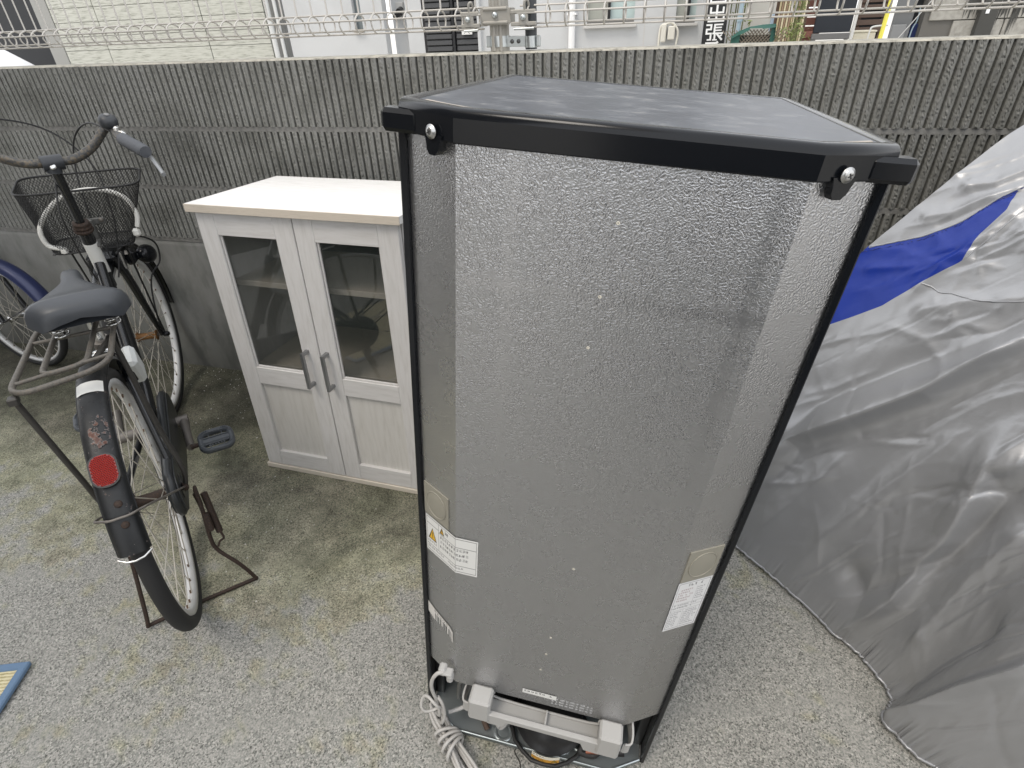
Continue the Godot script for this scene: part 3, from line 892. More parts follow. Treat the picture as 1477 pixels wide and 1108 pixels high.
	# white grips of the drip tray on the back panel
	for q in [[-0.103, -0.9665], [0.1365, -0.974]]:
		obj("tray_holder", bx(Vector3(q[0], q[1], 0.0185), Vector3(0.041, 0.062, 0.036), 0.004), white, f)
	# drip tray: front wall with lowered middle, floor, side arms
	s = begin()
	prism(s, PackedVector2Array([Vector2(-0.087, -1.006), Vector2(-0.058, -1.006), Vector2(-0.052, -0.988), Vector2(0.088, -0.990), Vector2(0.096, -1.010), Vector2(0.124, -1.012), Vector2(0.124, -0.976), Vector2(-0.087, -0.972)]), 0.028, 0.032)
	box(s, Vector3(0.02, -0.9735, 0.029), Vector3(0.214, 0.0045, 0.010), 0.0015)
	box(s, Vector3(0.02, -0.9895, 0.0105), Vector3(0.28, 0.003, 0.034), 0.0, Basis(Vector3(1, 0, 0), -0.12))
	tube(s, curve([Vector3(-0.115, -0.962, -0.012), Vector3(-0.085, -0.966, -0.008), Vector3(-0.07, -0.984, -0.006), Vector3(0.1, -0.986, -0.006), Vector3(0.118, -0.972, -0.008), Vector3(0.14, -0.966, -0.012)], 4), 0.0026, 6)
	box(s, Vector3(0.02, -0.982, 0.012), Vector3(0.003, 0.014, 0.03), 0.0)
	obj("drip_tray", s, white, f)
	for sx in [-1, 1]:
		s = begin()
		var ax := -0.134 if sx < 0 else 0.173
		var pth := [Vector3(ax - sx * 0.006, -0.958, -0.045), Vector3(ax, -0.962, -0.028), Vector3(ax + sx * 0.006, -0.975, -0.004), Vector3(ax + sx * 0.005, -0.985, 0.012), Vector3(ax - sx * 0.006, -0.985, 0.016)]
		var cp := curve(pth, 4)
		for i in cp.size() - 1:
			var a: Vector3 = cp[i]; var b: Vector3 = cp[i + 1]
			var d := Vector3(0, -0.032, 0)
			quad(s, a + d, b + d, b, a, 1)
			quad(s, b + d + Vector3(sx * -0.003, 0, 0), a + d + Vector3(sx * -0.003, 0, 0), a + Vector3(sx * -0.003, 0, 0), b + Vector3(sx * -0.003, 0, 0), 1)
		tube(s, cp, 0.0024, 6)
		obj("tray_arm", s, white, f)
	# pan under the machine room
	var pf := PackedVector2Array([Vector2(-w, 0.002), Vector2(-W + 0.012, -ch + 0.004), Vector2(-W + 0.012, -0.29), Vector2(W - 0.012, -0.29), Vector2(W - 0.012, -ch + 0.004), Vector2(w, 0.002)])
	s = begin()
	prism(s, pf, 1.139, 1.1425, Transform3D(Basis(Vector3(1, 0, 0), Vector3(0, 0, 1), Vector3(0, -1, 0)), Vector3.ZERO))
	for k in [[0, 1], [5, 0], [4, 5]]:
		var a := Vector3(pf[k[0]].x, -1.1335, pf[k[0]].y); var b := Vector3(pf[k[1]].x, -1.1335, pf[k[1]].y)
		tube(s, [a, b], 0.0026, 6)
		var dn := Vector3(0, -0.0135, 0)
		quad(s, a + dn, b + dn, b, a)
		quad(s, b + dn, a + dn, a, b)
	# pressed swages
	for q in [[-0.06, -0.02], [0.06, -0.025], [0.1, -0.04]]:
		s.set_smooth_group(1)
		lathe(s, [Vector2(0.022, -1.139), Vector2(0.02, -1.1365), Vector2(0.014, -1.1365), Vector2(0.012, -1.139)], Vector3(q[0], 0, q[1]), Basis(), 18)
	obj("base_pan", s, pan, f)
	for q in [[-0.19, -0.06], [0.19, -0.06], [-0.19, -0.42], [0.19, -0.42]]:
		obj("foot", rod(Vector3(q[0], -1.1425, q[1]), Vector3(q[0], -1.1575, q[1]), 0.014, 12), mb, f)
	# compressor with printed label, bracket, pipes
	var s3 := begin()
	lathe(s3, [Vector2(0.045, -1.136), Vector2(0.062, -1.12), Vector2(0.066, -1.097), Vector2(0.072, -1.094), Vector2(0.072, -1.09), Vector2(0.066, -1.088), Vector2(0.064, -1.07), Vector2(0.052, -1.052), Vector2(0.03, -1.042), Vector2(0.0, -1.04)], Vector3(0.03, 0, -0.05), Basis(), 28)
	var comp := obj("compressor", s3, M("compressor_black", Color(0.014, 0.014, 0.015), 0.4), f)
	im = blank(192, 80, Color(0.88, 0.86, 0.8))
	im.fill_rect(Rect2i(0, 40, 192, 40), Color(0.78, 0.58, 0.22))
	scribble(im, 8, 10, 130, 38, 18, 15)
	scribble(im, 8, 46, 120, 78, 12, 16)
	tri_sign(im, 158, 54, 18)
	s = begin()
	for k in 6:
		var a0 := lerpf(-0.35, 0.42, k / 6.0); var a1 := lerpf(-0.35, 0.42, (k + 1) / 6.0)
		var pc := func(a: float, y: float) -> Vector3: return Vector3(0.03 + sin(a) * 0.0735, y, -0.05 + cos(a) * 0.0735)
		quad_uv(s, pc.call(a0, -1.121), pc.call(a1, -1.121), pc.call(a1, -1.0975), pc.call(a0, -1.0975), Vector2(k / 6.0, 1), Vector2((k + 1) / 6.0, 0))
	obj("compressor_label", s, print_mat("compressor_print", im), comp)
	s = begin()
	var ring2 := []
	for k in 20: ring2.append(Vector3(0.03 + cos(TAU * k / 20) * 0.078, -1.126 + 0.004 * sin(3.0 * k), -0.05 + sin(TAU * k / 20) * 0.076))
	tube(s, ring2, 0.0042, 6, true)
	obj("black_hose", s, M("rubber_hose", Color(0.02, 0.02, 0.02), 0.55), f)
	s = begin()
	tube(s, curve([Vector3(0.085, -1.09, -0.05), Vector3(0.11, -1.1, -0.03), Vector3(0.098, -1.115, -0.012), Vector3(0.125, -1.12, -0.012), Vector3(0.135, -1.108, -0.02)], 5), 0.007, 8)
	obj("black_hose", s, mats["rubber_hose"], f)
	obj("copper_pipe", rod(Vector3(0.108, -1.094, -0.004), Vector3(0.165, -1.082, -0.01), 0.004, 10), M("copper", Color(0.28, 0.11, 0.07), 0.45, 0.6), f)
	obj("pipe_sleeve", rod(Vector3(0.155, -1.084, -0.009), Vector3(0.18, -1.079, -0.012), 0.0062, 10), mb, f)
	s = begin()
	tube(s, curve([Vector3(-0.135, -0.985, -0.06), Vector3(-0.13, -1.07, -0.05), Vector3(-0.11, -1.115, -0.03), Vector3(-0.093, -1.131, -0.012)], 5), 0.006, 8)
	obj("rusty_pipe", s, M("rusty_pipe", Color(0.09, 0.06, 0.045), 0.7, 0.3), f)
	s = begin()
	tube(s, curve([Vector3(-0.14, -0.955, -0.04), Vector3(-0.155, -1.0, -0.045), Vector3(-0.165, -1.06, -0.05), Vector3(-0.168, -1.12, -0.055)], 5), 0.005, 8)
	obj("gray_tube", s, M("gray_tube", Color(0.16, 0.16, 0.15), 0.6), f)
	s = begin()
	tube(s, curve([Vector3(-0.172, -1.075, 0.0), Vector3(-0.15, -1.068, -0.01), Vector3(-0.125, -1.05, -0.02), Vector3(-0.115, -1.03, -0.02)], 5), 0.0042, 8)
	obj("drain_tube", s, white, f)
	obj("terminal_cover", bx(Vector3(-0.068, -1.105, -0.05), Vector3(0.05, 0.06, 0.05), 0.006), mats["compressor_black"], f)
	s = begin()
	tube(s, curve([Vector3(-0.075, -1.06, -0.02), Vector3(-0.076, -1.08, -0.012), Vector3(-0.066, -1.098, -0.008), Vector3(-0.056, -1.08, -0.012), Vector3(-0.055, -1.06, -0.02)], 5), 0.0055, 8)
	obj("white_lead", s, white, f)
	obj("red_lead_block", bx(Vector3(-0.208, -0.985, -0.07), Vector3(0.012, 0.05, 0.03), 0.003), M("brown_block", Color(0.1, 0.045, 0.03), 0.6), f)
	# cord clip and power cord
	s = begin()
	box(s, Vector3(-0.181, -0.912, 0.004), Vector3(0.014, 0.02, 0.018), 0.003)
	box(s, Vector3(-0.166, -0.925, 0.008), Vector3(0.012, 0.02, 0.014), 0.003)
	box(s, Vector3(-0.174, -0.91, 0.008), Vector3(0.026, 0.007, 0.016), 0.002)
	obj("cord_clip", s, white, f)
	var inv := f.transform.affine_inverse()
	var g0 := func(px: float, pz: float, h: float) -> Vector3: return inv * Vector3(px, ground_y(px, pz) + h, pz)
	s = begin()
	var R := 0.0036
	var st := curve([Vector3(-0.178, -0.908, 0.012), Vector3(-0.187, -0.908, 0.016), Vector3(-0.197, -0.93, 0.018), Vector3(-0.199, -0.965, 0.018), Vector3(-0.190, -1.02, 0.014), Vector3(-0.186, -1.06, 0.016), g0.call(-0.185, -0.588, 0.055)], 6)
	tube(s, st, R, 8)
	tube(s, curve([Vector3(-0.19, -1.0, 0.012), Vector3(-0.18, -1.015, 0.016), Vector3(-0.175, -1.05, 0.018), Vector3(-0.18, -1.08, 0.02), g0.call(-0.18, -0.575, 0.05)], 6), R, 8)
	var lp := []
	for k in 18:
		var a := TAU * k / 18
		lp.append(Vector3(-0.202 + cos(a) * 0.0195, -1.022 + sin(a) * 0.0225, 0.02 + 0.006 * sin(a * 2.0)))
	tube(s, lp, R * 0.85, 8, true)
	# folded bundle on the ground, tied round the middle
	var A := Vector3(-0.205, 0, -0.625); var B := Vector3(-0.095, 0, -0.455)
	rg.seed = 21
	for k in 6:
		var loop := []
		var off := rg.randf_range(-0.007, 0.007)
		var hw := rg.randf_range(0.011, 0.022)
		var a0 := rg.randf_range(0.0, 0.22); var a1 := rg.randf_range(0.82, 1.15)
		var hh := 0.006 + 0.0065 * (k % 4)
		var side := Vector3(0.84, 0, -0.54)
		for q in 20:
			var t := TAU * q / 20
			var along := lerpf(a0, a1, 0.5 - 0.5 * cos(t))
			var pinch := 0.35 + 0.65 * absf(along - 0.45) * 1.9
			var pt := A.lerp(B, along) + side * (off + hw * sin(t) * pinch)
			loop.append(g0.call(pt.x, pt.z, hh + 0.012 * pinch * (0.5 + 0.5 * sin(t * 2.0 + k))))
		tube(s, loop, R, 8, true)
	for k in 4:
		var loop := []
		var along := 0.36 + 0.055 * k
		var cpt := A.lerp(B, along)
		var side := Vector3(0.84, 0, -0.54).rotated(Vector3.UP, 0.25 * (k - 1.5))
		for q in 16:
			var t := TAU * q / 16
			var pt := cpt + side * cos(t) * 0.0235
			loop.append(g0.call(pt.x, pt.z, 0.0225 + 0.0195 * sin(t)))
		tube(s, loop, R, 8, true)
	obj("power_cord", s, M("cord_gray", Color(0.47, 0.455, 0.43), 0.5), f)

# ---------------------------------------------------------------- bicycles
func holder(called: String, parent: Node, xf := Transform3D()) -> Node3D:
	var o := Node3D.new()
	o.name = numbered(called, parent)
	parent.add_child(o, true)
	o.transform = xf
	return o

func torus_pts(r: float, n := 56) -> Array:
	var o := []
	for k in n: o.append(Vector3(cos(TAU * k / n) * r, sin(TAU * k / n) * r, 0))
	return o

# a wheel in its own frame: axle along z
func wheel(parent: Node, called: String, xf: Transform3D, rear: bool, hubm: Material) -> Node3D:
	var w := holder(called, parent, xf)
	var s := begin()
	tube(s, torus_pts(0.3135, 72), 0.0175, 12, true)
	obj("tyre", s, M("tyre", Color(0.018, 0.018, 0.018), 0.8), w)
	s = begin()
	var n := 72
	var prof := [Vector2(0.3005, -0.0125), Vector2(0.2875, -0.0118), Vector2(0.2835, -0.006), Vector2(0.2825, 0.0), Vector2(0.2835, 0.006), Vector2(0.2875, 0.0118), Vector2(0.3005, 0.0125), Vector2(0.2985, 0.0), Vector2(0.3005, -0.0125)]
	for k in n:
		var a := TAU * k / n; var b := TAU * (k + 1) / n
		for i in prof.size() - 1:
			var p: Vector2 = prof[i]; var q: Vector2 = prof[i + 1]
			quad(s, Vector3(cos(a) * p.x, sin(a) * p.x, p.y), Vector3(cos(b) * p.x, sin(b) * p.x, p.y), Vector3(cos(b) * q.x, sin(b) * q.x, q.y), Vector3(cos(a) * q.x, sin(a) * q.x, q.y), 1)
	obj("rim", s, M("rim_alloy", Color(0.6, 0.6, 0.59), 0.45, 0.25), w)
	s = begin()
	var zb := Basis(Vector3(1, 0, 0), Vector3(0, 0, 1), Vector3(0, -1, 0))
	var hw := 0.032 if not rear else 0.036
	var fr := 0.019 if not rear else 0.029
	lathe(s, [Vector2(0.0, -hw - 0.002), Vector2(fr, -hw - 0.002), Vector2(fr, -hw + 0.001), Vector2(0.0135, -hw + 0.006), Vector2(0.0125, 0), Vector2(0.0135, hw - 0.006), Vector2(fr, hw - 0.001), Vector2(fr, hw + 0.002), Vector2(0.0, hw + 0.002)], Vector3.ZERO, zb, 20)
	obj("hub", s, hubm, w)
	obj("axle", rod(Vector3(0, 0, -0.075), Vector3(0, 0, 0.075), 0.0048, 8), M("axle_steel", Color(0.1, 0.095, 0.09), 0.45, 0.7), w)
	var sm := M("spoke_steel", Color(0.52, 0.49, 0.43), 0.4, 0.4)
	var nm := M("nipple_dark", Color(0.14, 0.09, 0.06), 0.6, 0.3)
	var one := {}
	for sd in [-1, 1]:
		for cr in [-1, 1]:
			var ra := 0.0; var rb: float = cr * deg_to_rad(52.0)
			one[[sd, cr]] = meshed(rod(Vector3(cos(rb) * (fr - 0.003), sin(rb) * (fr - 0.003), sd * hw), Vector3(0.2835, 0, sd * 0.002), 0.0013, 4))
	var nip := meshed(rod(Vector3(0.274, 0, 0), Vector3(0.285, 0, 0), 0.0021, 5))
	for k in 32:
		var a := TAU * (k + 0.5) / 32
		obj("spoke", one[[-1 if k % 2 else 1, -1 if (k / 2) % 2 else 1]], sm, w, Transform3D(Basis(Vector3(0, 0, 1), a), Vector3.ZERO))
		obj("spoke_nipple", nip, nm, w, Transform3D(Basis(Vector3(0, 0, 1), a), Vector3.ZERO))
	return w

# mudguard: shaped strip round a wheel from angle a0 to a1 (degrees, 0 forwards, 90 up)
func mudguard(r: float, half: float, a0: float, a1: float, depth := 0.016, n := 44) -> SurfaceTool:
	var s := begin()
	var sec := []
	for k in 9:
		var t := lerpf(-1.0, 1.0, k / 8.0)
		sec.append(Vector2(-depth * pow(absf(t), 2.1), half * sin(t * PI / 2 * 0.98)))
	for off in [0.0, -0.0012]:
		for i in n:
			var a := deg_to_rad(lerpf(a0, a1, float(i) / n)); var b := deg_to_rad(lerpf(a0, a1, float(i + 1) / n))
			for k in 8:
				var p: Vector2 = sec[k]; var q: Vector2 = sec[k + 1]
				var v := func(t: float, u: Vector2) -> Vector3: return Vector3(cos(t) * (r + u.x + off), sin(t) * (r + u.x + off), u.y)
				if off == 0.0: quad(s, v.call(a, q), v.call(b, q), v.call(b, p), v.call(a, p), 1)
				else: quad(s, v.call(a, p), v.call(b, p), v.call(b, q), v.call(a, q), 1)
	# rolled edge and end lip
	for e in [sec[0], sec[8]]:
		var pts := []
		for i in n + 1:
			var t := deg_to_rad(lerpf(a0, a1, float(i) / n))
			pts.append(Vector3(cos(t) * (r + e.x), sin(t) * (r + e.x), e.y))
		tube(s, pts, 0.0016, 5)
	return s

func on_arc(c: Vector3, r: float, deg: float, z := 0.0) -> Vector3:
	return c + Vector3(cos(deg_to_rad(deg)) * r, sin(deg_to_rad(deg)) * r, z)

func build_bicycle() -> void:
	# local frame: x forwards, y up, z to the rider's right, origin where the rear tyre meets the ground
	var yaw := deg_to_rad(-29.8); var lean := deg_to_rad(1.5)
	var F := Vector3(sin(yaw), 0, -cos(yaw)); var Rt := Vector3(cos(yaw), 0, sin(yaw))
	var U := Vector3.UP * cos(lean) + Rt * sin(lean)
	var b := thing("bicycle", "worn black city bicycle with basket and rear carrier on its stand beside the cabinet", "bicycle", Transform3D(Basis(F, U, F.cross(U)), Vector3(-0.898, 0, -0.995)), "bicycles parked by the wall")
	var pt := M("bike_black", Color(0.008, 0.009, 0.0105), 0.25)
	pt.clearcoat_enabled = true
	pt.clearcoat = 0.2
	pt.clearcoat_roughness = 0.2
	var ru := noise(FastNoiseLite.TYPE_SIMPLEX_SMOOTH, 0.035, 95, 5, 0.7)
	var gd := M("guard_black", gray(1.0), 0.3)
	gd.albedo_texture = ntex(ru, 512, ramp([0.0, 0.8, 0.83, 0.87, 0.93, 1.0], [Color(0.006, 0.007, 0.008), Color(0.007, 0.008, 0.009), Color(0.09, 0.06, 0.05), Color(0.22, 0.21, 0.21), Color(0.1, 0.045, 0.03), Color(0.08, 0.035, 0.025)]))
	gd.roughness_texture = ntex(ru, 512, ramp([0.0, 0.62, 0.72, 1.0], [gray(0.16), gray(0.2), gray(0.3), gray(0.85)]))
	gd.roughness = 1.0
	gd.metallic_specular = 0.5
	tri(gd, Vector3(2.6, 2.6, 2.6))
	var rust := M("rusty_steel", gray(1.0), 0.75, 0.15)
	rust.albedo_texture = ntex(noise(FastNoiseLite.TYPE_SIMPLEX_SMOOTH, 0.06, 96, 4, 0.6), 256, ramp([0.0, 0.5, 1.0], [Color(0.02, 0.014, 0.012), Color(0.035, 0.022, 0.016), Color(0.09, 0.048, 0.028)]))
	tri(rust, Vector3(12, 12, 12))
	var stl := M("dull_steel", Color(0.17, 0.155, 0.14), 0.5, 0.55)
	var rackm := M("carrier_steel", gray(1.0), 0.55, 0.3)
	rackm.albedo_texture = ntex(noise(FastNoiseLite.TYPE_SIMPLEX_SMOOTH, 0.05, 97, 4, 0.65), 256, ramp([0.0, 0.4, 0.7, 1.0], [Color(0.06, 0.054, 0.047), Color(0.10, 0.092, 0.08), Color(0.13, 0.118, 0.1), Color(0.09, 0.055, 0.038)]))
	tri(rackm, Vector3(9, 9, 9))
	var chrome := M("bike_chrome", Color(0.62, 0.62, 0.61), 0.25, 0.95)
	var rub := M("grip_rubber", Color(0.035, 0.037, 0.04), 0.62)
	var wh := M("lock_white", Color(0.6, 0.62, 0.61), 0.45)
	var rearc := Vector3(0, 0.33, 0)
	var steer := deg_to_rad(14.0)
	var frontc := Vector3(0.9 + 0.1 * cos(steer), 0.33, 0.1 * sin(steer))
	var sb := Basis(Vector3.UP, -steer)
	wheel(b, "rear_wheel", Transform3D(Basis(), rearc), true, rust)
	wheel(b, "front_wheel", Transform3D(sb, frontc), false, M("rusty_hub", Color(0.22, 0.11, 0.04), 0.5, 0.5))
	# rear mudguard with reflector, sticker
	obj("rear_mudguard", mudguard(0.3605, 0.027, 15.0, 159.0), gd, b, Transform3D(Basis(), rearc))
	var s := begin()
	tube(s, [on_arc(rearc, 0.352, 159.5, -0.028), on_arc(rearc, 0.361, 160.5, -0.014), on_arc(rearc, 0.3635, 160.8, 0), on_arc(rearc, 0.361, 160.5, 0.014), on_arc(rearc, 0.352, 159.5, 0.028)], 0.0022, 6)
	obj("mudguard_lip", s, chrome, b)
	var ra := deg_to_rad(132.5)
	var rb := Basis(Vector3(0, 0, -1), Vector3(-sin(ra), cos(ra), 0) * -1.0, Vector3(cos(ra), sin(ra), 0))
	rb = Basis(Vector3(0, 0, 1), Vector3(sin(ra), -cos(ra), 0), Vector3(cos(ra), sin(ra), 0))
	if rb.determinant() < 0: rb.x = -rb.x
	var rp := on_arc(rearc, 0.3615, 132.5)
	s = begin()
	prism(s, round_poly(0.047, 0.066, 0.021), 0.0, 0.009, Transform3D(rb, rp))
	var refl := obj("reflector", s, M("reflector_case", Color(0.02, 0.02, 0.02), 0.5), b)
	var rl := M("reflector_red", gray(1.0), 0.12)
	rl.vertex_color_use_as_albedo = true
	s = begin()
	s.set_color(Color(0.16, 0.006, 0.005))
	prism(s, round_poly(0.041, 0.06, 0.018), 0.009, 0.0096, Transform3D(rb, rp))
	# a lens made of rows of small facets
	for y in 17:
		for x in 12:
			var px := (x - 5.5) * 0.0034 + (0.0017 if y % 2 else 0.0); var py := (y - 8) * 0.0034
			var q := Vector2(absf(px), absf(py)); var cr := q - Vector2(0.0025, 0.012)
			if Vector2(maxf(cr.x, 0), maxf(cr.y, 0)).length() > 0.0165: continue
			var ctr := rp + rb * Vector3(px, py, 0.0097)
			var pk := ctr + rb * Vector3(0, 0, 0.0024)
			var k4 := []
			for d in [[-1, -1], [1, -1], [1, 1], [-1, 1]]: k4.append(ctr + rb * Vector3(d[0] * 0.0016, d[1] * 0.0016, 0))
			for d in 4:
				s.set_color(Color(0.5, 0.03, 0.015) if d == 1 else (Color(0.3, 0.009, 0.007) if d % 2 else Color(0.14, 0.004, 0.004)))
				tri3(s, k4[d], k4[(d + 1) % 4], pk)
	rl.clearcoat_enabled = true
	obj("red_lens", s, rl, refl)
	var stick := M("bike_sticker", Color(0.66, 0.66, 0.63), 0.5)
	s = begin()
	for k in 5:
		var z0 := lerpf(-0.023, 0.023, k / 5.0); var z1 := lerpf(-0.023, 0.023, (k + 1) / 5.0)
		var rr := func(z: float) -> float: return 0.3622 - 0.016 * pow(absf(asin(clampf(z / 0.027, -1, 1)) / (PI / 2 * 0.98)), 2.1)
		for q in 3:
			var a0 := 97.5 + q * 1.9; var a1 := a0 + 1.9
			quad(s, on_arc(rearc, rr.call(z0), a1, z0), on_arc(rearc, rr.call(z1), a1, z1), on_arc(rearc, rr.call(z1), a0, z1), on_arc(rearc, rr.call(z0), a0, z0), 1)
	obj("white_sticker", s, stick, b)
	# worn, rusted patch above the reflector: bare metal and rust flakes
	var wp := M("worn_patch", gray(1.0), 0.5, 0.4)
	var wn := noise(FastNoiseLite.TYPE_SIMPLEX_SMOOTH, 0.03, 101, 5, 0.68)
	wp.albedo_texture = ntex(wn, 512, ramp([0.0, 0.53, 0.56, 0.60, 0.66, 0.8, 1.0], [Color(0.1, 0.1, 0.1, 0), Color(0.1, 0.1, 0.1, 0), Color(0.05, 0.045, 0.045, 1), Color(0.15, 0.14, 0.14, 1), Color(0.10, 0.05, 0.035, 1), Color(0.07, 0.028, 0.02, 1), Color(0.05, 0.022, 0.016, 1)]))
	wp.transparency = BaseMaterial3D.TRANSPARENCY_ALPHA_SCISSOR
	wp.alpha_scissor_threshold = 0.5
	tri(wp, Vector3(3.1, 3.1, 3.1))
	s = begin()
	for k in 6:
		var z0 := lerpf(-0.012, 0.021, k / 6.0); var z1 := lerpf(-0.012, 0.021, (k + 1) / 6.0)
		var rr := func(z: float) -> float: return 0.3618 - 0.016 * pow(absf(asin(clampf(z / 0.027, -1, 1)) / (PI / 2 * 0.98)), 2.1)
		for q in 8:
			var inset := absf(k - 2.5) * 0.9
			var a0 := 113.0 + inset + q * (12.5 - 2.0 * inset) / 8.0; var a1 := a0 + (12.5 - 2.0 * inset) / 8.0
			quad(s, on_arc(rearc, rr.call(z0), a1, z0), on_arc(rearc, rr.call(z1), a1, z1), on_arc(rearc, rr.call(z1), a0, z1), on_arc(rearc, rr.call(z0), a0, z0), 1)
	obj("rust_patch", s, wp, b)
	# wire stays of the mudguard
	s = begin()
	tube(s, curve([rearc + Vector3(0, 0, 0.074), on_arc(rearc, 0.30, 146, 0.050), on_arc(rearc, 0.352, 146.5, 0.031), on_arc(rearc, 0.3645, 147, 0.015), on_arc(rearc, 0.366, 147, 0), on_arc(rearc, 0.3645, 147, -0.015), on_arc(rearc, 0.352, 146.5, -0.031), on_arc(rearc, 0.30, 146, -0.050), rearc + Vector3(0, 0, -0.074)], 5), 0.0026, 6)
	obj("mudguard_stay", s, stl, b)
	for q in [143.0, 149.5]: bolt(b, "rusty_rivet", on_arc(rearc, 0.3605, q, 0.004), Vector3(cos(deg_to_rad(q)), sin(deg_to_rad(q)), 0), 0.007, 0.003, rust)
	# frame
	var bb := Vector3(0.42, 0.27, 0)
	s = begin()
	tube(s, [bb, Vector3(0.262, 0.64, 0)], 0.0155, 14)
	obj("seat_tube", s, pt, b)
	obj("seat_post", rod(Vector3(0.27, 0.62, 0), Vector3(0.208, 0.765, 0.008), 0.0127, 12), chrome, b)
	obj("seat_clamp", rod(Vector3(0.268, 0.625, 0), Vector3(0.256, 0.652, 0), 0.02, 12), stl, b)
	s = begin()
	tube(s, curve([Vector3(0.803, 0.655, 0), Vector3(0.74, 0.52, 0), Vector3(0.63, 0.36, 0), Vector3(0.52, 0.29, 0), bb], 6), 0.019, 14)
	obj("down_tube", s, pt, b)
	s = begin()
	tube(s, curve([Vector3(0.793, 0.70, 0), Vector3(0.70, 0.58, 0), Vector3(0.56, 0.42, 0), Vector3(0.41, 0.36, 0), Vector3(0.36, 0.41, 0)], 6), 0.0145, 12)
	obj("top_tube", s, pt, b)
	obj("head_tube", rod(Vector3(0.816, 0.60, 0), Vector3(0.762, 0.795, 0), 0.0185, 16), pt, b)
	s = begin()
	var hb := z_to(Vector3(-0.054, 0.195, 0))
	lathe(s, [Vector2(0.0, 0.0), Vector2(0.023, 0.0), Vector2(0.026, 0.004), Vector2(0.026, 0.009), Vector2(0.021, 0.011), Vector2(0.024, 0.014), Vector2(0.025, 0.019), Vector2(0.02, 0.022), Vector2(0.022, 0.025), Vector2(0.022, 0.031), Vector2(0.014, 0.033), Vector2(0, 0.033)], Vector3(0.764, 0.79, 0), hb, 20)
	obj("headset", s, rust, b)
	obj("registration_label", rod(Vector3(0.802, 0.65, 0.0), Vector3(0.773, 0.755, 0.0), 0.0193, 16), stick, b)
	for sd in [-1, 1]:
		obj("chain_stay", rod(bb + Vector3(-0.02, 0, sd * 0.03), rearc + Vector3(0, 0, sd * 0.064), 0.0095, 10), pt, b)
		obj("seat_stay", rod(Vector3(0.266, 0.615, sd * 0.018), rearc + Vector3(0.0, 0.0, sd * 0.064), 0.0078, 10), pt, b)
		obj("dropout", bx(rearc + Vector3(-0.004, 0, sd * 0.066), Vector3(0.035, 0.035, 0.004), 0.001), pt, b)
		bolt(b, "axle_nut", rearc + Vector3(0, 0, sd * 0.07), Vector3(0, 0, sd), 0.011, 0.012, rust if sd > 0 else stl)
	# chain case on the right
	s = begin()
	var cc := PackedVector2Array()
	for k in 17: 
		var a := deg_to_rad(-80.0 + 168.0 * k / 16)
		cc.append(Vector2(0.42 + cos(a) * 0.096, 0.27 + sin(a) * 0.096))
	for k in 11:
		var a := deg_to_rad(98.0 + 170.0 * k / 10)
		cc.append(Vector2(0.0 + cos(a) * 0.058, 0.33 + sin(a) * 0.058))
	prism(s, cc, 0.040, 0.066)
	var rimp := []
	for p in cc: rimp.append(Vector3(p.x, p.y, 0.053))
	tube(s, rimp, 0.0105, 6, true)
	obj("chain_case", s, M("chain_case_black", Color(0.016, 0.018, 0.02), 0.38), b)
	# crank, pedals
	var pb := Vector3(0.42, 0.27, 0.0)
	for sd in [1, -1]:
		var e := Vector3(0.262, 0.268, 0.092) if sd > 0 else Vector3(0.578, 0.272, -0.092)
		s = begin()
		tube(s, [pb + Vector3(0, 0, sd * 0.085), pb.lerp(e, 0.5) + Vector3(0, 0, sd * 0.042), e], [0.014, 0.0115, 0.011], 10)
		tube(s, [pb + Vector3(0, 0, sd * 0.03), pb + Vector3(0, 0, sd * 0.098)], 0.017, 14)
		obj("crank", s, stl, b)
		obj("pedal_axle", rod(e, e + Vector3(0, 0, sd * 0.03), 0.0068, 8), rust, b)
		var pc := e + Vector3(0.0, 0.0, sd * 0.068)
		var px := Transform3D(Basis(Vector3(0, 0, 1), 0.28) * Basis(Vector3(1, 0, 0), -PI / 2), pc)
		s = begin()
		var outl := round_poly(0.078, 0.092, 0.022, 6)
		var lo := []
		for p in outl: lo.append(px * Vector3(p.x * 0.88, p.y * 0.88, 0))
		tube(s, lo, 0.0085, 8, true, 1.3)
		for q in [-0.0125, 0.0125]:
			box(s, px * Vector3(q, 0, 0), Vector3(0.004, 0.012, 0.082), 0.001, px.basis * Basis(Vector3(1, 0, 0), PI / 2))
		box(s, px * Vector3(0, 0, 0), Vector3(0.018, 0.014, 0.084), 0.003, px.basis * Basis(Vector3(1, 0, 0), PI / 2))
		for q in [-0.018, 0.018]: box(s, px * Vector3(0, q, 0.0), Vector3(0.066, 0.008, 0.003), 0.0005, px.basis * Basis(Vector3(1, 0, 0), PI / 2))
		# grip teeth round the edge
		for k in lo.size():
			if k % 1 == 0:
				box(s, lo[k] + px.basis * Vector3(0, 0, 0.011), Vector3(0.004, 0.004, 0.004), 0.0005, px.basis)
				box(s, lo[k] - px.basis * Vector3(0, 0, 0.011), Vector3(0.004, 0.004, 0.004), 0.0005, px.basis)
		for q in [-0.026, 0.026]:
			for k in 6: box(s, px * Vector3(q, -0.02 + k * 0.008, 0.0115), Vector3(0.004, 0.004, 0.004), 0.0005, px.basis)
		obj("pedal", s, M("pedal_gray", Color(0.06, 0.067, 0.075), 0.55), b)
	# carrier: outer loop, inner hoop, cross rods, legs
	var rl_ := Vector3(-0.142, 0.735, -0.104); var rr_ := Vector3(-0.112, 0.742, 0.056); var fr_ := Vector3(0.128, 0.75, 0.066); var fl_ := Vector3(0.165, 0.745, -0.078)
	s = begin()
	tube(s, rounded([fl_, rl_, rr_, fr_], 0.055, true), 0.0056, 10, true)
	obj("carrier_loop", s, rackm, b)
	s = begin()
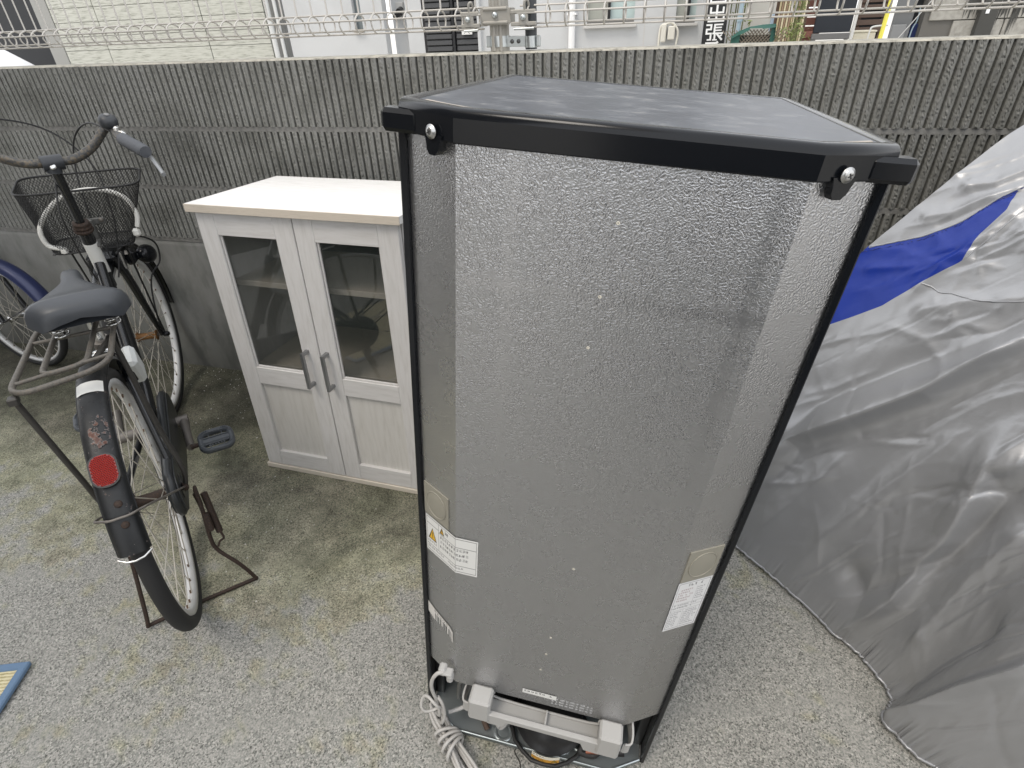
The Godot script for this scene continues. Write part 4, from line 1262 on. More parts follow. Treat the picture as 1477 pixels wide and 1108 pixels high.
	var m0 := fl_.lerp(fr_, 0.27); var m3 := fl_.lerp(fr_, 0.76); var e0 := rl_.lerp(rr_, 0.27); var e3 := rl_.lerp(rr_, 0.74)
	tube(s, rounded([m0, e0.lerp(m0, 0.17), e3.lerp(m3, 0.17), m3], 0.028, false), 0.0054, 10)
	obj("carrier_hoop", s, rackm, b)
	obj("carrier_rod", rod(rl_.lerp(fl_, 0.17), rr_.lerp(fr_, 0.2), 0.0042, 8), rackm, b)
	obj("carrier_rod", rod(rl_.lerp(fl_, 0.72), rr_.lerp(fr_, 0.74), 0.0042, 8), rackm, b)
	s = begin()
	tube(s, curve([Vector3(-0.128, 0.728, -0.098), Vector3(-0.119, 0.70, -0.098), Vector3(-0.112, 0.52, -0.075), Vector3(-0.09, 0.42, -0.068), Vector3(0.0, 0.345, -0.07)], 5), 0.0058, 8)
	box(s, Vector3(-0.128, 0.724, -0.099), Vector3(0.02, 0.014, 0.016), 0.002)
	obj("carrier_leg", s, M("leg_dark", Color(0.045, 0.042, 0.038), 0.5, 0.3), b)
	s = begin()
	tube(s, curve([Vector3(-0.06, 0.738, 0.03), Vector3(0.02, 0.735, 0.048), Vector3(0.045, 0.715, 0.055), Vector3(0.025, 0.5, 0.07), Vector3(0.005, 0.385, 0.084), Vector3(0.0, 0.34, 0.078)], 6), 0.006, 8)
	obj("carrier_leg", s, M("leg_dark", Color(0.045, 0.042, 0.038), 0.5, 0.3), b)
	# ring lock and rear brake
	s = begin()
	var lk := Vector3(0.247, 0.585, 0.0)
	var ring := []
	for k in 15:
		var a := deg_to_rad(-60 + 300.0 * k / 14)
		ring.append(lk + Vector3(0.012 * sin(a), 0, 0) + Vector3(-0.6, 0.8, 0) * (sin(a) * 0.058) * Vector3(1, 1, 0) + Vector3(0, 0, cos(a) * 0.046))
	tube(s, ring, 0.0085, 8)
	obj("ring_lock_shackle", s, chrome, b)
	obj("ring_lock", bx(Vector3(0.235, 0.575, 0.048), Vector3(0.06, 0.105, 0.03), 0.009, Basis(Vector3(0, 0, 1), 0.62)), wh, b)
	obj("lock_bracket", bx(Vector3(0.222, 0.56, 0.036), Vector3(0.03, 0.05, 0.02), 0.004, Basis(Vector3(0, 0, 1), 0.62)), mats["black_plastic"], b)
	# stand: two rusty legs joined by a bar on the ground
	s = begin()
	tube(s, curve([Vector3(0.0, 0.30, 0.086), Vector3(-0.012, 0.25, 0.089), Vector3(-0.03, 0.17, 0.083), Vector3(-0.035, 0.125, 0.088), Vector3(-0.06, 0.07, 0.125), Vector3(-0.072, 0.014, 0.148), Vector3(-0.072, 0.008, 0.140), Vector3(-0.073, 0.008, 0.03), Vector3(-0.08, 0.008, -0.10), Vector3(-0.084, 0.012, -0.112), Vector3(-0.075, 0.04, -0.108), Vector3(-0.02, 0.2, -0.09), Vector3(0, 0.30, -0.086)], 5), 0.0052, 8)
	obj("stand", s, rust, b)
	obj("stand_plate", bx(Vector3(-0.002, 0.285, 0.09), Vector3(0.03, 0.06, 0.008), 0.002, Basis(Vector3(0, 0, 1), -0.25)), rust, b)
	obj("stand_spring", rod(Vector3(0.01, 0.285, 0.104), Vector3(-0.026, 0.175, 0.108), 0.0085, 10), rust, b)
	s = begin()
	tube(s, curve([Vector3(-0.026, 0.178, 0.108), Vector3(-0.035, 0.158, 0.112), Vector3(-0.03, 0.146, 0.1), Vector3(-0.036, 0.135, 0.092)], 4), 0.003, 6)
	obj("spring_hook", s, rust, b)
	obj("stand_latch", bx(Vector3(-0.022, 0.215, 0.093), Vector3(0.02, 0.05, 0.014), 0.003, Basis(Vector3(0, 0, 1), -0.3)), rust, b)
	# saddle: rounded wedge
	var sx := Transform3D(Basis(Vector3.UP, 0.1).scaled(Vector3(1.03, 1.0, 1.02)), Vector3(0.155, 0.815, 0.012))
	s = begin()
	var st := []
	for i in 15:
		var t := i / 14.0
		var a := lerpf(-0.132, 0.135, t)
		var hw := 0.098 * pow(1.0 - smoothstep(0.0, 0.62, t), 0.9) + lerpf(0.026, 0.019, t) * smoothstep(0.0, 0.55, t)
		hw = lerpf(hw, hw * 0.2, pow(clampf((t - 0.86) / 0.14, 0, 1), 2.2))
		hw *= lerpf(0.62, 1.0, smoothstep(-0.06, 0.13, t))
		var th := lerpf(0.047, 0.032, smoothstep(0.1, 0.75, t))
		var topy := 0.018 + 0.012 * (1.0 - smoothstep(0.0, 0.3, t)) - 0.012 * smoothstep(0.8, 1.0, t) - 0.014 * (1.0 - smoothstep(0.0, 0.09, t))
		var row := []
		for k in 15:
			var u := lerpf(-1.0, 1.0, k / 14.0)
			var y := topy - th * pow(absf(u), 3.4) 
			row.append(sx * Vector3(a, y, hw * sin(u * PI / 2)))
		st.append(row)
	for i in 14:
		for k in 14: quad(s, st[i][k + 1], st[i + 1][k + 1], st[i + 1][k], st[i][k], 1)
	# rounded tail
	var prev: Array = st[0]
	for q in [[0.0045, 0.93], [0.0095, 0.72], [0.012, 0.4]]:
		var row := []
		for k in 15:
			var p0: Vector3 = sx.affine_inverse() * st[0][k]
			row.append(sx * Vector3(p0.x - q[0], lerpf(-0.012, p0.y, q[1]), p0.z * lerpf(1.0, q[1], 0.75)))
		for k in 14: quad(s, row[k + 1], prev[k + 1], prev[k], row[k], 1)
		prev = row
	for k in 14:
		tri3(s, sx * Vector3(-0.1445, -0.012, 0), prev[k + 1], prev[k], 1)
		tri3(s, sx * Vector3(0.13, -0.02, 0), st[14][k], st[14][k + 1], -1)
	for i in 14: quad(s, st[i][0], st[i + 1][0], st[i + 1][14], st[i][14])
	obj("saddle", s, M("saddle_vinyl", Color(0.038, 0.042, 0.048), 0.42), b)
	obj("saddle_frame", bx(sx * Vector3(-0.03, -0.035, 0), Vector3(0.13, 0.016, 0.07), 0.005), mats["black_plastic"], b)
	for q in [-0.045, 0.045]:
		s = begin()
		var coil := []
		for k in 49: coil.append(sx * Vector3(-0.085 + cos(k * TAU / 12) * 0.013, -0.022 - k * 0.0009, q + sin(k * TAU / 12) * 0.013))
		tube(s, coil, 0.0026, 5)
		obj("saddle_spring", s, chrome, b)
	# fork, front mudguard, dynamo lamp, brake
	var fx := Transform3D(sb, frontc)
	for sd in [-1, 1]:
		s = begin()
		tube(s, curve([Vector3(-0.105, 0.335, sd * 0.032), Vector3(-0.088, 0.27, sd * 0.044), Vector3(-0.052, 0.14, sd * 0.05), Vector3(-0.02, 0.05, sd * 0.051), Vector3(0, 0, sd * 0.051)].map(func(v): return fx * v), 5), [0.0135, 0.0135, 0.0135, 0.0135, 0.0135, 0.013, 0.013, 0.013, 0.0125, 0.012, 0.0115, 0.011, 0.0105, 0.01, 0.0095, 0.009, 0.0085, 0.008, 0.0075, 0.007, 0.007], 10)
		obj("fork_leg", s, pt, b)
		bolt(b, "axle_nut", fx * Vector3(0, 0, sd * 0.056), fx.basis * Vector3(0, 0, sd), 0.0095, 0.022, mats["black_plastic"])
	s = begin()
	box(s, fx * Vector3(-0.105, 0.34, 0), Vector3(0.036, 0.028, 0.085), 0.008, sb * Basis(Vector3(0, 0, 1), 0.27))
	obj("fork_crown", s, pt, b)
	obj("front_mudguard", mudguard(0.352, 0.026, -2.0, 128.0, 0.013), pt, b, fx)
	s = begin()
	lathe(s, [Vector2(0.0, -0.035), Vector2(0.012, -0.034), Vector2(0.024, -0.022), Vector2(0.031, 0.0), Vector2(0.033, 0.012), Vector2(0.03, 0.018), Vector2(0.0, 0.02)], fx * Vector3(0.01, 0.305, 0.092), z_to(fx.basis * Vector3(0.95, -0.25, 0.0)), 20)
	box(s, fx * Vector3(-0.035, 0.315, 0.06), Vector3(0.05, 0.05, 0.034), 0.01, sb)
	tube(s, [fx * Vector3(-0.03, 0.31, 0.05), fx * Vector3(0.0, 0.308, 0.09)], 0.012, 8)
	obj("dynamo_lamp", s, mats["black_plastic"], b)
	s = begin()
	tube(s, curve([fx * Vector3(-0.1, 0.345, 0.04), fx * Vector3(-0.02, 0.375, 0.085), fx * Vector3(0.06, 0.33, 0.118), fx * Vector3(0.07, 0.26, 0.112), fx * Vector3(0.02, 0.225, 0.085), fx * Vector3(0.005, 0.16, 0.068), fx * Vector3(-0.01, 0.06, 0.06), fx * Vector3(-0.002, 0.015, 0.06)], 6), 0.0032, 6)
	obj("lamp_cable", s, mats["rubber_hose"], b)
	s = begin()
	box(s, fx * Vector3(-0.088, 0.32, 0.05), Vector3(0.024, 0.06, 0.012), 0.004, sb)
	box(s, fx * Vector3(-0.07, 0.285, 0.04), Vector3(0.045, 0.02, 0.014), 0.004, sb)
	obj("front_brake", s, chrome, b)
	# stem, handlebar, grips, levers, bell
	var ax := Vector3(-0.27, 0.963, 0).normalized()
	obj("stem", rod(Vector3(0.757, 0.815, 0), Vector3(0.712, 0.976, 0), 0.0125, 14), pt, b)
	s = begin()
	tube(s, [Vector3(0.712, 0.968, -0.004), Vector3(0.71, 0.992, 0.0)], 0.019, 14)
	tube(s, [Vector3(0.704, 0.993, -0.024), Vector3(0.716, 0.993, 0.024)], 0.02, 14)
	obj("stem_clamp", s, M("stem_dark", Color(0.03, 0.033, 0.038), 0.45), b)
	bolt(b, "stem_bolt", Vector3(0.694, 0.985, 0.0), Vector3(-0.8, 0.5, 0), 0.009, 0.006, chrome)
	var bar := [Vector3(0.52, 1.025, -0.29), Vector3(0.63, 1.042, -0.255), Vector3(0.77, 1.058, -0.205), Vector3(0.80, 1.05, -0.165), Vector3(0.745, 1.012, -0.11), Vector3(0.706, 0.996, -0.05), Vector3(0.71, 0.995, 0.0), Vector3(0.716, 0.996, 0.05), Vector3(0.745, 1.018, 0.10), Vector3(0.80, 1.058, 0.145), Vector3(0.775, 1.064, 0.163), Vector3(0.61, 1.049, 0.184), Vector3(0.50, 1.03, 0.224)]
	s = begin()
	tube(s, curve(bar, 6), 0.0115, 12)
	var hbm := M("handlebar_metal", gray(1.0), 0.5, 0.4)
	hbm.albedo_texture = ntex(noise(FastNoiseLite.TYPE_SIMPLEX_SMOOTH, 0.05, 98, 4, 0.6), 256, ramp([0.0, 0.45, 0.7, 1.0], [Color(0.03, 0.03, 0.032), Color(0.06, 0.06, 0.06), Color(0.13, 0.11, 0.08), Color(0.1, 0.07, 0.05)]))
	tri(hbm, Vector3(7, 7, 7))
	obj("handlebar", s, hbm, b)
	for g in [[Vector3(0.60, 1.049, 0.186), Vector3(0.485, 1.0285, 0.229)], [Vector3(0.605, 1.04, -0.263), Vector3(0.505, 1.022, -0.296)]]:
		s = begin()
		var d: Vector3 = g[1] - g[0]
		tube(s, [g[0], g[0] + d * 0.1, g[0] + d * 0.93, g[1]], [0.0165, 0.0165, 0.0168, 0.0145], 14)
		obj("grip", s, M("grip_gray", Color(0.065, 0.07, 0.08), 0.6), b)
	s = begin()
	tube(s, curve([Vector3(0.64, 1.046, 0.2), Vector3(0.52, 1.018, 0.232), Vector3(0.42, 1.009, 0.243), Vector3(0.31, 1.0, 0.252)], 5), 0.0052, 8)
	obj("brake_lever", s, M("lever_alloy", Color(0.3, 0.31, 0.32), 0.4, 0.7), b)
	s = begin()
	box(s, Vector3(0.655, 1.05, 0.186), Vector3(0.035, 0.03, 0.024), 0.007, Basis(Vector3.UP, -0.2))
	box(s, Vector3(0.67, 1.065, 0.178), Vector3(0.03, 0.02, 0.012), 0.004, Basis(Vector3.UP, -0.2))
	obj("lever_mount", s, chrome, b)
	s = begin()
	lathe(s, [Vector2(0.0, -0.012), Vector2(0.019, -0.012), Vector2(0.0235, -0.006), Vector2(0.0235, 0.006), Vector2(0.02, 0.014), Vector2(0.011, 0.019), Vector2(0.0, 0.02)], Vector3(0.715, 1.082, 0.162), z_to(Vector3(-0.35, 0.9, 0.12)), 22)
	obj("bell", s, mats["stem_dark"], b)
	s = begin()
	lathe(s, [Vector2(0.0, 0.0), Vector2(0.0065, 0.0), Vector2(0.0065, 0.0025), Vector2(0, 0.003)], Vector3(0.708, 1.1, 0.1645), z_to(Vector3(-0.35, 0.9, 0.12)), 12)
	obj("bell_cap", s, M("bell_gray", Color(0.2, 0.2, 0.2), 0.4), b)
	# brake cables
	for c in [[Vector3(0.67, 1.05, 0.175), Vector3(0.80, 1.075, 0.11), Vector3(0.90, 1.02, 0.05), Vector3(0.90, 0.9, 0.02), Vector3(0.86, 0.76, 0.02), Vector3(0.84, 0.68, 0.03)], [Vector3(0.66, 1.04, -0.24), Vector3(0.82, 1.10, -0.16), Vector3(0.93, 1.06, -0.02), Vector3(0.92, 0.95, 0.07), Vector3(0.88, 0.80, 0.075), Vector3(0.84, 0.68, 0.05), Vector3(0.82, 0.62, 0.03)], [Vector3(0.73, 0.95, -0.01), Vector3(0.70, 0.86, -0.03), Vector3(0.735, 0.74, -0.03), Vector3(0.77, 0.64, -0.022)]]:
		s = begin()
		tube(s, curve(c, 8), 0.0026, 6)
		obj("brake_cable", s, mats["rubber_hose"], b)
	build_basket(b)

func build_basket(b: Node3D) -> void:
	var wm := M("basket_wire", Color(0.012, 0.012, 0.012), 0.55)
	# rim and floor corners, bicycle frame coordinates
	var rim := [Vector3(0.835, 0.895, -0.145), Vector3(0.815, 0.895, 0.178), Vector3(1.06, 0.905, 0.19), Vector3(1.085, 0.905, -0.150)]
	var flo := [Vector3(0.862, 0.708, -0.118), Vector3(0.852, 0.708, 0.103), Vector3(1.04, 0.708, 0.11), Vector3(1.06, 0.708, -0.12)]
	var loop := func(q: Array, r: float) -> Array:
		var o := []
		for k in 4:
			var p0: Vector3 = q[(k + 3) % 4]; var p1: Vector3 = q[k]; var p2: Vector3 = q[(k + 1) % 4]
			var a := p1 + (p0 - p1).normalized() * r; var c := p1 + (p2 - p1).normalized() * r
			for i in 6:
				var t := i / 5.0
				o.append(a.lerp(p1, t).lerp(p1.lerp(c, t), t))
		return o
	var rl: Array = loop.call(rim, 0.06)
	var fl: Array = loop.call(flo, 0.05)
	var s := begin()
	tube(s, rl, 0.0032, 8, true)
	obj("basket_rim", s, wm, b)
	s = begin()
	tube(s, fl, 0.003, 8, true)
	obj("basket_floor_hoop", s, wm, b)
	# even steps along both loops
	var even := func(q: Array, n: int) -> Array:
		var len := [0.0]
		for i in q.size(): len.append(len[i] + (q[(i + 1) % q.size()] - q[i]).length())
		var o := []
		var j := 0
		for k in n:
			var t: float = len[q.size()] * k / n
			while len[j + 1] < t: j += 1
			o.append(q[j].lerp(q[(j + 1) % q.size()], (t - len[j]) / maxf(len[j + 1] - len[j], 1e-6)))
		return o
	var n := 112
	var er: Array = even.call(rl, n)
	var ef: Array = even.call(fl, n)
	s = begin()
	var rows := 16
	var at := func(k: int, r: int) -> Vector3: return (er[(k + n) % n] as Vector3).lerp(ef[(k + n) % n], float(r) / rows)
	for k in n:
		for dr in [1, -1]:
			var pts := []
			for r in range(0, rows + 1): pts.append(at.call(k + dr * r / 1, r))
			for i in rows:
				var a: Vector3 = pts[i]; var c: Vector3 = pts[i + 1]
				tube(s, [a, c], 0.0008, 3)
	# expanded-metal floor
	for i in 15:
		for d in [0, 1]:
			var t := (i + 0.5) / 15.0
			var p: Vector3 = flo[0].lerp(flo[1], t) if d == 0 else flo[0].lerp(flo[3], t)
			var q: Vector3 = flo[3].lerp(flo[2], t) if d == 0 else flo[1].lerp(flo[2], t)
			tube(s, [p, q], 0.0012, 3)
	var mesh_part := obj("basket_mesh", s, wm, b)
	mesh_part.set_meta("kind", "stuff")
	s = begin()
	box(s, Vector3(0.835, 0.80, 0.02), Vector3(0.012, 0.02, 0.07), 0.003)
	box(s, Vector3(0.825, 0.775, 0.015), Vector3(0.02, 0.07, 0.018), 0.003)
	box(s, Vector3(0.80, 0.745, 0.01), Vector3(0.07, 0.012, 0.03), 0.002)
	obj("basket_bracket", s, M("bracket_gray", Color(0.12, 0.12, 0.115), 0.5, 0.4), b)
	bolt(b, "bracket_bolt", Vector3(0.829, 0.803, 0.045), Vector3(-1, 0, 0), 0.007, 0.005, mats["dull_steel"])
	for sd in [-0.075, 0.075]:
		obj("basket_strut", rod(Vector3(0.9, 0.706, sd), Vector3(0.985, 0.34, 0.02 + sd * 0.85), 0.003, 6), wm, b)
	# white cable lock hung inside the basket
	var lk := thing("cable_lock", "white braided cable lock looped inside the bicycle basket", "bicycle lock", b.transform)
	s = begin()
	tube(s, curve([Vector3(0.868, 0.723, -0.085), Vector3(0.872, 0.74, -0.118), Vector3(0.866, 0.79, -0.118), Vector3(0.864, 0.835, -0.085), Vector3(0.872, 0.872, -0.035), Vector3(0.877, 0.885, 0.02), Vector3(0.873, 0.878, 0.08), Vector3(0.866, 0.85, 0.125), Vector3(0.862, 0.80, 0.14), Vector3(0.861, 0.76, 0.13)], 7), 0.0072, 10)
	var cm := M("cable_white", Color(0.68, 0.67, 0.63), 0.6)
	cm.normal_enabled = true
	cm.normal_texture = ntex(noise(FastNoiseLite.TYPE_CELLULAR, 0.09, 99, 1), 256, null, 4.0)
	tri(cm, Vector3(14, 14, 14))
	obj("cable", s, cm, lk)
	obj("lock_end", bx(Vector3(0.868, 0.716, -0.083), Vector3(0.02, 0.022, 0.02), 0.006), cm, lk)
	obj("lock_end", bx(Vector3(0.864, 0.742, 0.122), Vector3(0.02, 0.026, 0.022), 0.006), cm, lk)

func build_second_bicycle() -> void:
	# a small-wheeled bicycle whose front end shows in the left corner
	var dir := Vector3(0.953, 0, 0.301).normalized()
	var b := thing("bicycle", "small-wheeled bicycle with a blue mudguard half hidden behind the black one", "bicycle", Transform3D(Basis(dir, Vector3.UP, dir.cross(Vector3.UP)), Vector3(-2.1946, 0, -2.2827)), "bicycles parked by the wall")
	var blue := M("bike_blue", Color(0.008, 0.016, 0.075), 0.34, 0.2)
	blue.clearcoat_enabled = true
	blue.clearcoat = 0.6
	var pt: Material = mats["bike_black"]
	var c := Vector3(0, 0.25, 0)
	var sc := Basis.from_scale(Vector3(0.755, 0.755, 0.9))
	wheel(b, "front_wheel", Transform3D(sc, c), false, mats["bike_chrome"])
	obj("mudguard", mudguard(0.279, 0.034, 4.0, 150.0, 0.026), blue, b, Transform3D(Basis(), c))
	for sd in [-1, 1]:
		obj("fork_leg", rod(c + Vector3(0, 0, sd * 0.058), c + Vector3(-0.09, 0.31, sd * 0.048), 0.011, 10), pt, b)
		obj("mudguard_stay", rod(c + Vector3(0, 0, sd * 0.062), on_arc(c, 0.262, 25, sd * 0.034), 0.0025, 6), pt, b)
		bolt(b, "axle_nut", c + Vector3(0, 0, sd * 0.064), Vector3(0, 0, sd), 0.01, 0.02, mats["bike_chrome"])
	obj("fork_crown", bx(c + Vector3(-0.095, 0.325, 0), Vector3(0.04, 0.04, 0.11), 0.01), pt, b)
	obj("head_tube", rod(Vector3(-0.10, 0.585, 0), Vector3(-0.14, 0.72, 0), 0.02, 14), blue, b)
	obj("stem", rod(Vector3(-0.14, 0.72, 0), Vector3(-0.20, 0.98, 0), 0.013, 12), mats["bike_chrome"], b)
	var s := begin()
	tube(s, curve([Vector3(-0.32, 1.0, -0.25), Vector3(-0.22, 1.0, -0.2), Vector3(-0.2, 0.98, -0.08), Vector3(-0.2, 0.98, 0.08), Vector3(-0.22, 1.0, 0.2), Vector3(-0.32, 1.0, 0.25)], 6), 0.011, 10)
	obj("handlebar", s, mats["bike_chrome"], b)
	s = begin()
	tube(s, curve([Vector3(-0.115, 0.63, 0), Vector3(-0.3, 0.42, 0), Vector3(-0.46, 0.30, 0), Vector3(-0.56, 0.27, 0)], 6), 0.02, 12)
	obj("down_tube", s, blue, b)
	obj("seat_tube", rod(Vector3(-0.56, 0.27, 0), Vector3(-0.70, 0.74, 0), 0.015, 12), blue, b)
	obj("rear_stay", rod(Vector3(-0.56, 0.27, 0.04), Vector3(-0.94, 0.25, 0.06), 0.01, 8), blue, b)
	wheel(b, "rear_wheel", Transform3D(sc, Vector3(-0.94, 0.25, 0)), true, mats["bike_chrome"])
	obj("saddle", bx(Vector3(-0.72, 0.78, 0), Vector3(0.26, 0.06, 0.15), 0.025), mats["saddle_vinyl"], b)

# ---------------------------------------------------------------- covered motorbike
var HEM := []
var HEMS := []
var TOP := []

func cat2(A: Array, t: float) -> Vector3:
	var n := A.size() - 1
	var x := t * n
	var i := mini(int(x), n - 1)
	var u := x - i
	var p0: Vector3 = A[maxi(i - 1, 0)]; var p1: Vector3 = A[i]; var p2: Vector3 = A[i + 1]; var p3: Vector3 = A[mini(i + 2, n)]
	return 0.5 * ((2.0 * p1) + (p2 - p0) * u + (2.0 * p0 - 5.0 * p1 + 4.0 * p2 - p3) * u * u + (3.0 * p1 - p0 - 3.0 * p2 + p3) * u * u * u)

func cover_at(s: float, r: float) -> Vector3:
	var b := cat2(HEM, s); var m := cat2(HEMS, s); var T := cat2(TOP, s)
	var p0 := Vector3(b.x, b.y, b.z)
	var p1 := Vector3(b.x * 0.5 + m.x * 0.5 + 0.18, 0.55, b.z * 0.5 + m.z * 0.5)
	var p2 := Vector3(m.x + 0.36, 1.08, m.z * 0.6 + T.z * 0.4)
	var q := 1.0 - r
	return q * q * q * p0 + 3.0 * q * q * r * p1 + 3.0 * q * r * r * p2 + r * r * r * T

func seg_d(p: Vector2, a: Vector2, b: Vector2) -> Array:   # distance, side, share along
	var d := b - a
	var t := clampf((p - a).dot(d) / d.length_squared(), 0, 1)
	var c := a + d * t
	return [(p - c).length(), signf(d.cross(p - a)), t]

func line_d(p: Vector2, L: Array) -> Array:
	var best := [9.0, 1.0, 0.0]
	for i in L.size() - 1:
		var e := seg_d(p, L[i], L[i + 1])
		if e[0] < best[0]: best = [e[0], e[1], (i + e[2]) / (L.size() - 1)]
	return best

func build_cover() -> void:
	var hem := [[0.46, -1.33], [0.56, -1.17], [0.615, -1.03], [0.69, -0.893], [0.741, -0.782], [0.779, -0.702], [0.790, -0.633], [0.760, -0.567], [0.772, -0.505], [0.825, -0.455], [0.93, -0.37], [1.05, -0.22], [1.15, 0.05]]
	for h in hem: HEM.append(Vector3(h[0], 0.012, h[1]))
	HEMS = HEM.duplicate()
	for k in 6:
		var c := HEMS.duplicate()
		for i in range(1, HEMS.size() - 1): c[i] = (HEMS[i - 1] + HEMS[i] * 2.0 + HEMS[i + 1]) / 4.0
		HEMS = c
	for t in [[1.28, 1.15, -1.22], [1.36, 1.17, -0.85], [1.46, 1.15, -0.45], [1.60, 1.08, 0.1]]: TOP.append(Vector3(t[0], t[1], t[2]))
	var n1 := noise(FastNoiseLite.TYPE_SIMPLEX_SMOOTH, 3.2, 121, 3, 0.5)
	var n2 := noise(FastNoiseLite.TYPE_SIMPLEX_SMOOTH, 11.0, 122, 2, 0.5)
	n2.fractal_type = FastNoiseLite.FRACTAL_RIDGED
	var K := Vector2(1.75, 1.25)   # (s, r) to metres, roughly
	var P := func(q: Array) -> Array:
		var o := []
		for e in q: o.append(Vector2(e[0] * 1.75, e[1] * 1.25))
		return o
	# creases: line, height, width above the line, width below it
	var folds := [
		[P.call([[0.125, 0.06], [0.138, 0.217], [0.188, 0.3], [0.231, 0.375], [0.25, 0.425], [0.285, 0.5]]), 0.05, 0.055, 0.02],
		[P.call([[0.125, 0.17], [0.14, 0.29], [0.194, 0.39], [0.238, 0.455], [0.265, 0.51]]), -0.02, 0.035, 0.03],
		[P.call([[0.42, 0.37], [0.35, 0.325], [0.381, 0.217], [0.375, 0.175], [0.381, 0.108], [0.36, 0.03]]), 0.032, 0.028, 0.06],
		[P.call([[0.40, 0.30], [0.395, 0.2], [0.34, 0.08], [0.29, 0.10]]), -0.022, 0.035, 0.03],
		[P.call([[0.66, 0.22], [0.619, 0.117], [0.6, 0.05], [0.575, 0.0]]), 0.034, 0.04, 0.012],
		[P.call([[0.56, 0.2], [0.53, 0.09], [0.52, 0.0]]), -0.02, 0.05, 0.05],
		[P.call([[0.30, 0.36], [0.27, 0.24], [0.245, 0.12], [0.24, 0.02]]), 0.009, 0.03, 0.02],
		[P.call([[0.21, 0.26], [0.19, 0.14], [0.17, 0.03]]), 0.010, 0.025, 0.03],
		[P.call([[0.46, 0.30], [0.45, 0.2], [0.47, 0.06]]), 0.016, 0.05, 0.05],
		[P.call([[0.07, 0.60], [0.10, 0.62], [0.135, 0.68]]), 0.008, 0.018, 0.014],
		[P.call([[0.075, 0.66], [0.11, 0.68], [0.15, 0.76]]), 0.010, 0.02, 0.014],
		[P.call([[0.062, 0.50], [0.09, 0.515], [0.12, 0.53]]), 0.005, 0.012, 0.010],
		[P.call([[0.15, 0.46], [0.19, 0.5], [0.24, 0.53]]), 0.008, 0.014, 0.02],
		[P.call([[0.16, 0.66], [0.155, 0.60], [0.14, 0.52], [0.138, 0.49]]), 0.006, 0.012, 0.012],
		[P.call([[0.17, 0.62], [0.21, 0.60], [0.26, 0.66]]), 0.012, 0.03, 0.025],
	]
	# many short creases, crossing the cloth at slants
	var rg := RandomNumberGenerator.new()
	rg.seed = 55
	for k in 230:
		var cs := rg.randf_range(0.05, 0.72); var cr := rg.randf_range(0.02, 0.8)
		var ang := rg.randf_range(0.45, 1.15) if rg.randf() < 0.8 else rg.randf_range(-0.9, 0.1)
		var ln := rg.randf_range(0.03, 0.15)
		var c := Vector2(cs * 1.75, cr * 1.25)
		var d := Vector2(cos(ang), sin(ang)) * ln
		var bend := Vector2(-d.y, d.x) * rg.randf_range(-0.25, 0.25)
		var sharp := rg.randf_range(0.004, 0.009)
		folds.append([[c - d, c + bend, c + d], rg.randf_range(0.0009, 0.0028) * (1.0 if rg.randf() < 0.65 else -1.0), sharp, sharp * rg.randf_range(0.6, 2.6)])
	# crumpled knots where the cloth is pulled together
	for q in [[0.345, 0.285], [0.385, 0.335], [0.145, 0.17], [0.27, 0.2], [0.17, 0.56], [0.2, 0.47]]:
		for k in 7:
			var a := rg.randf_range(0.0, TAU)
			var c := Vector2(q[0] * 1.75, q[1] * 1.25)
			var d := Vector2(cos(a), sin(a)) * rg.randf_range(0.02, 0.06)
			folds.append([[c + d * 0.15, c + d], rg.randf_range(0.0008, 0.0022) * (1.0 if k % 3 else -1.0), 0.005, 0.008])
	var S0 := 0.045
	var ns := 400; var nr := 270
	var pos := []; var nor := []; var uv := PackedVector2Array()
	pos.resize((ns + 1) * (nr + 1)); nor.resize(pos.size())
	var disp := PackedFloat32Array()
	disp.resize(pos.size())
	for i in ns + 1:
		for j in nr + 1:
			var r := float(j) / nr
			var s := lerpf(S0 + 0.015 * exp(-pow((r - 0.68) / 0.15, 2.0)), 1.0, pow(float(i) / ns, 1.25))
			uv.append(Vector2(s, r))
	for f in folds:
		var lo := Vector2(9, 9); var hi := Vector2(-9, -9)
		for q in f[0]:
			lo = lo.min(q)
			hi = hi.max(q)
		var mg: float = 2.6 * maxf(f[2], f[3])
		lo -= Vector2(mg, mg)
		hi += Vector2(mg, mg)
		var j0 := clampi(int(lo.y / 1.25 * nr), 0, nr); var j1 := clampi(int(hi.y / 1.25 * nr) + 1, 0, nr)
		var i0 := clampi(int(pow(maxf(lo.x / 1.75 - 0.06, 0.0) / 0.955, 0.8) * ns) - 2, 0, ns); var i1 := clampi(int(pow(maxf(hi.x / 1.75 - 0.03, 0.0) / 0.94, 0.8) * ns) + 3, 0, ns)
		for i in range(i0, i1 + 1):
			for j in range(j0, j1 + 1):
				var q := uv[i * (nr + 1) + j] * K
				if q.x < lo.x or q.x > hi.x or q.y < lo.y or q.y > hi.y: continue
				var e := line_d(q, f[0])
				var w: float = f[2] if e[1] > 0 else f[3]
				if e[0] > w * 2.6: continue
				var fade: float = smoothstep(0.0, 0.18, e[2]) * (1.0 - smoothstep(0.85, 1.0, e[2]) * 0.6) * 0.85 + 0.15
				disp[i * (nr + 1) + j] += f[1] * fade * exp(-pow(e[0] / w, 1.5))
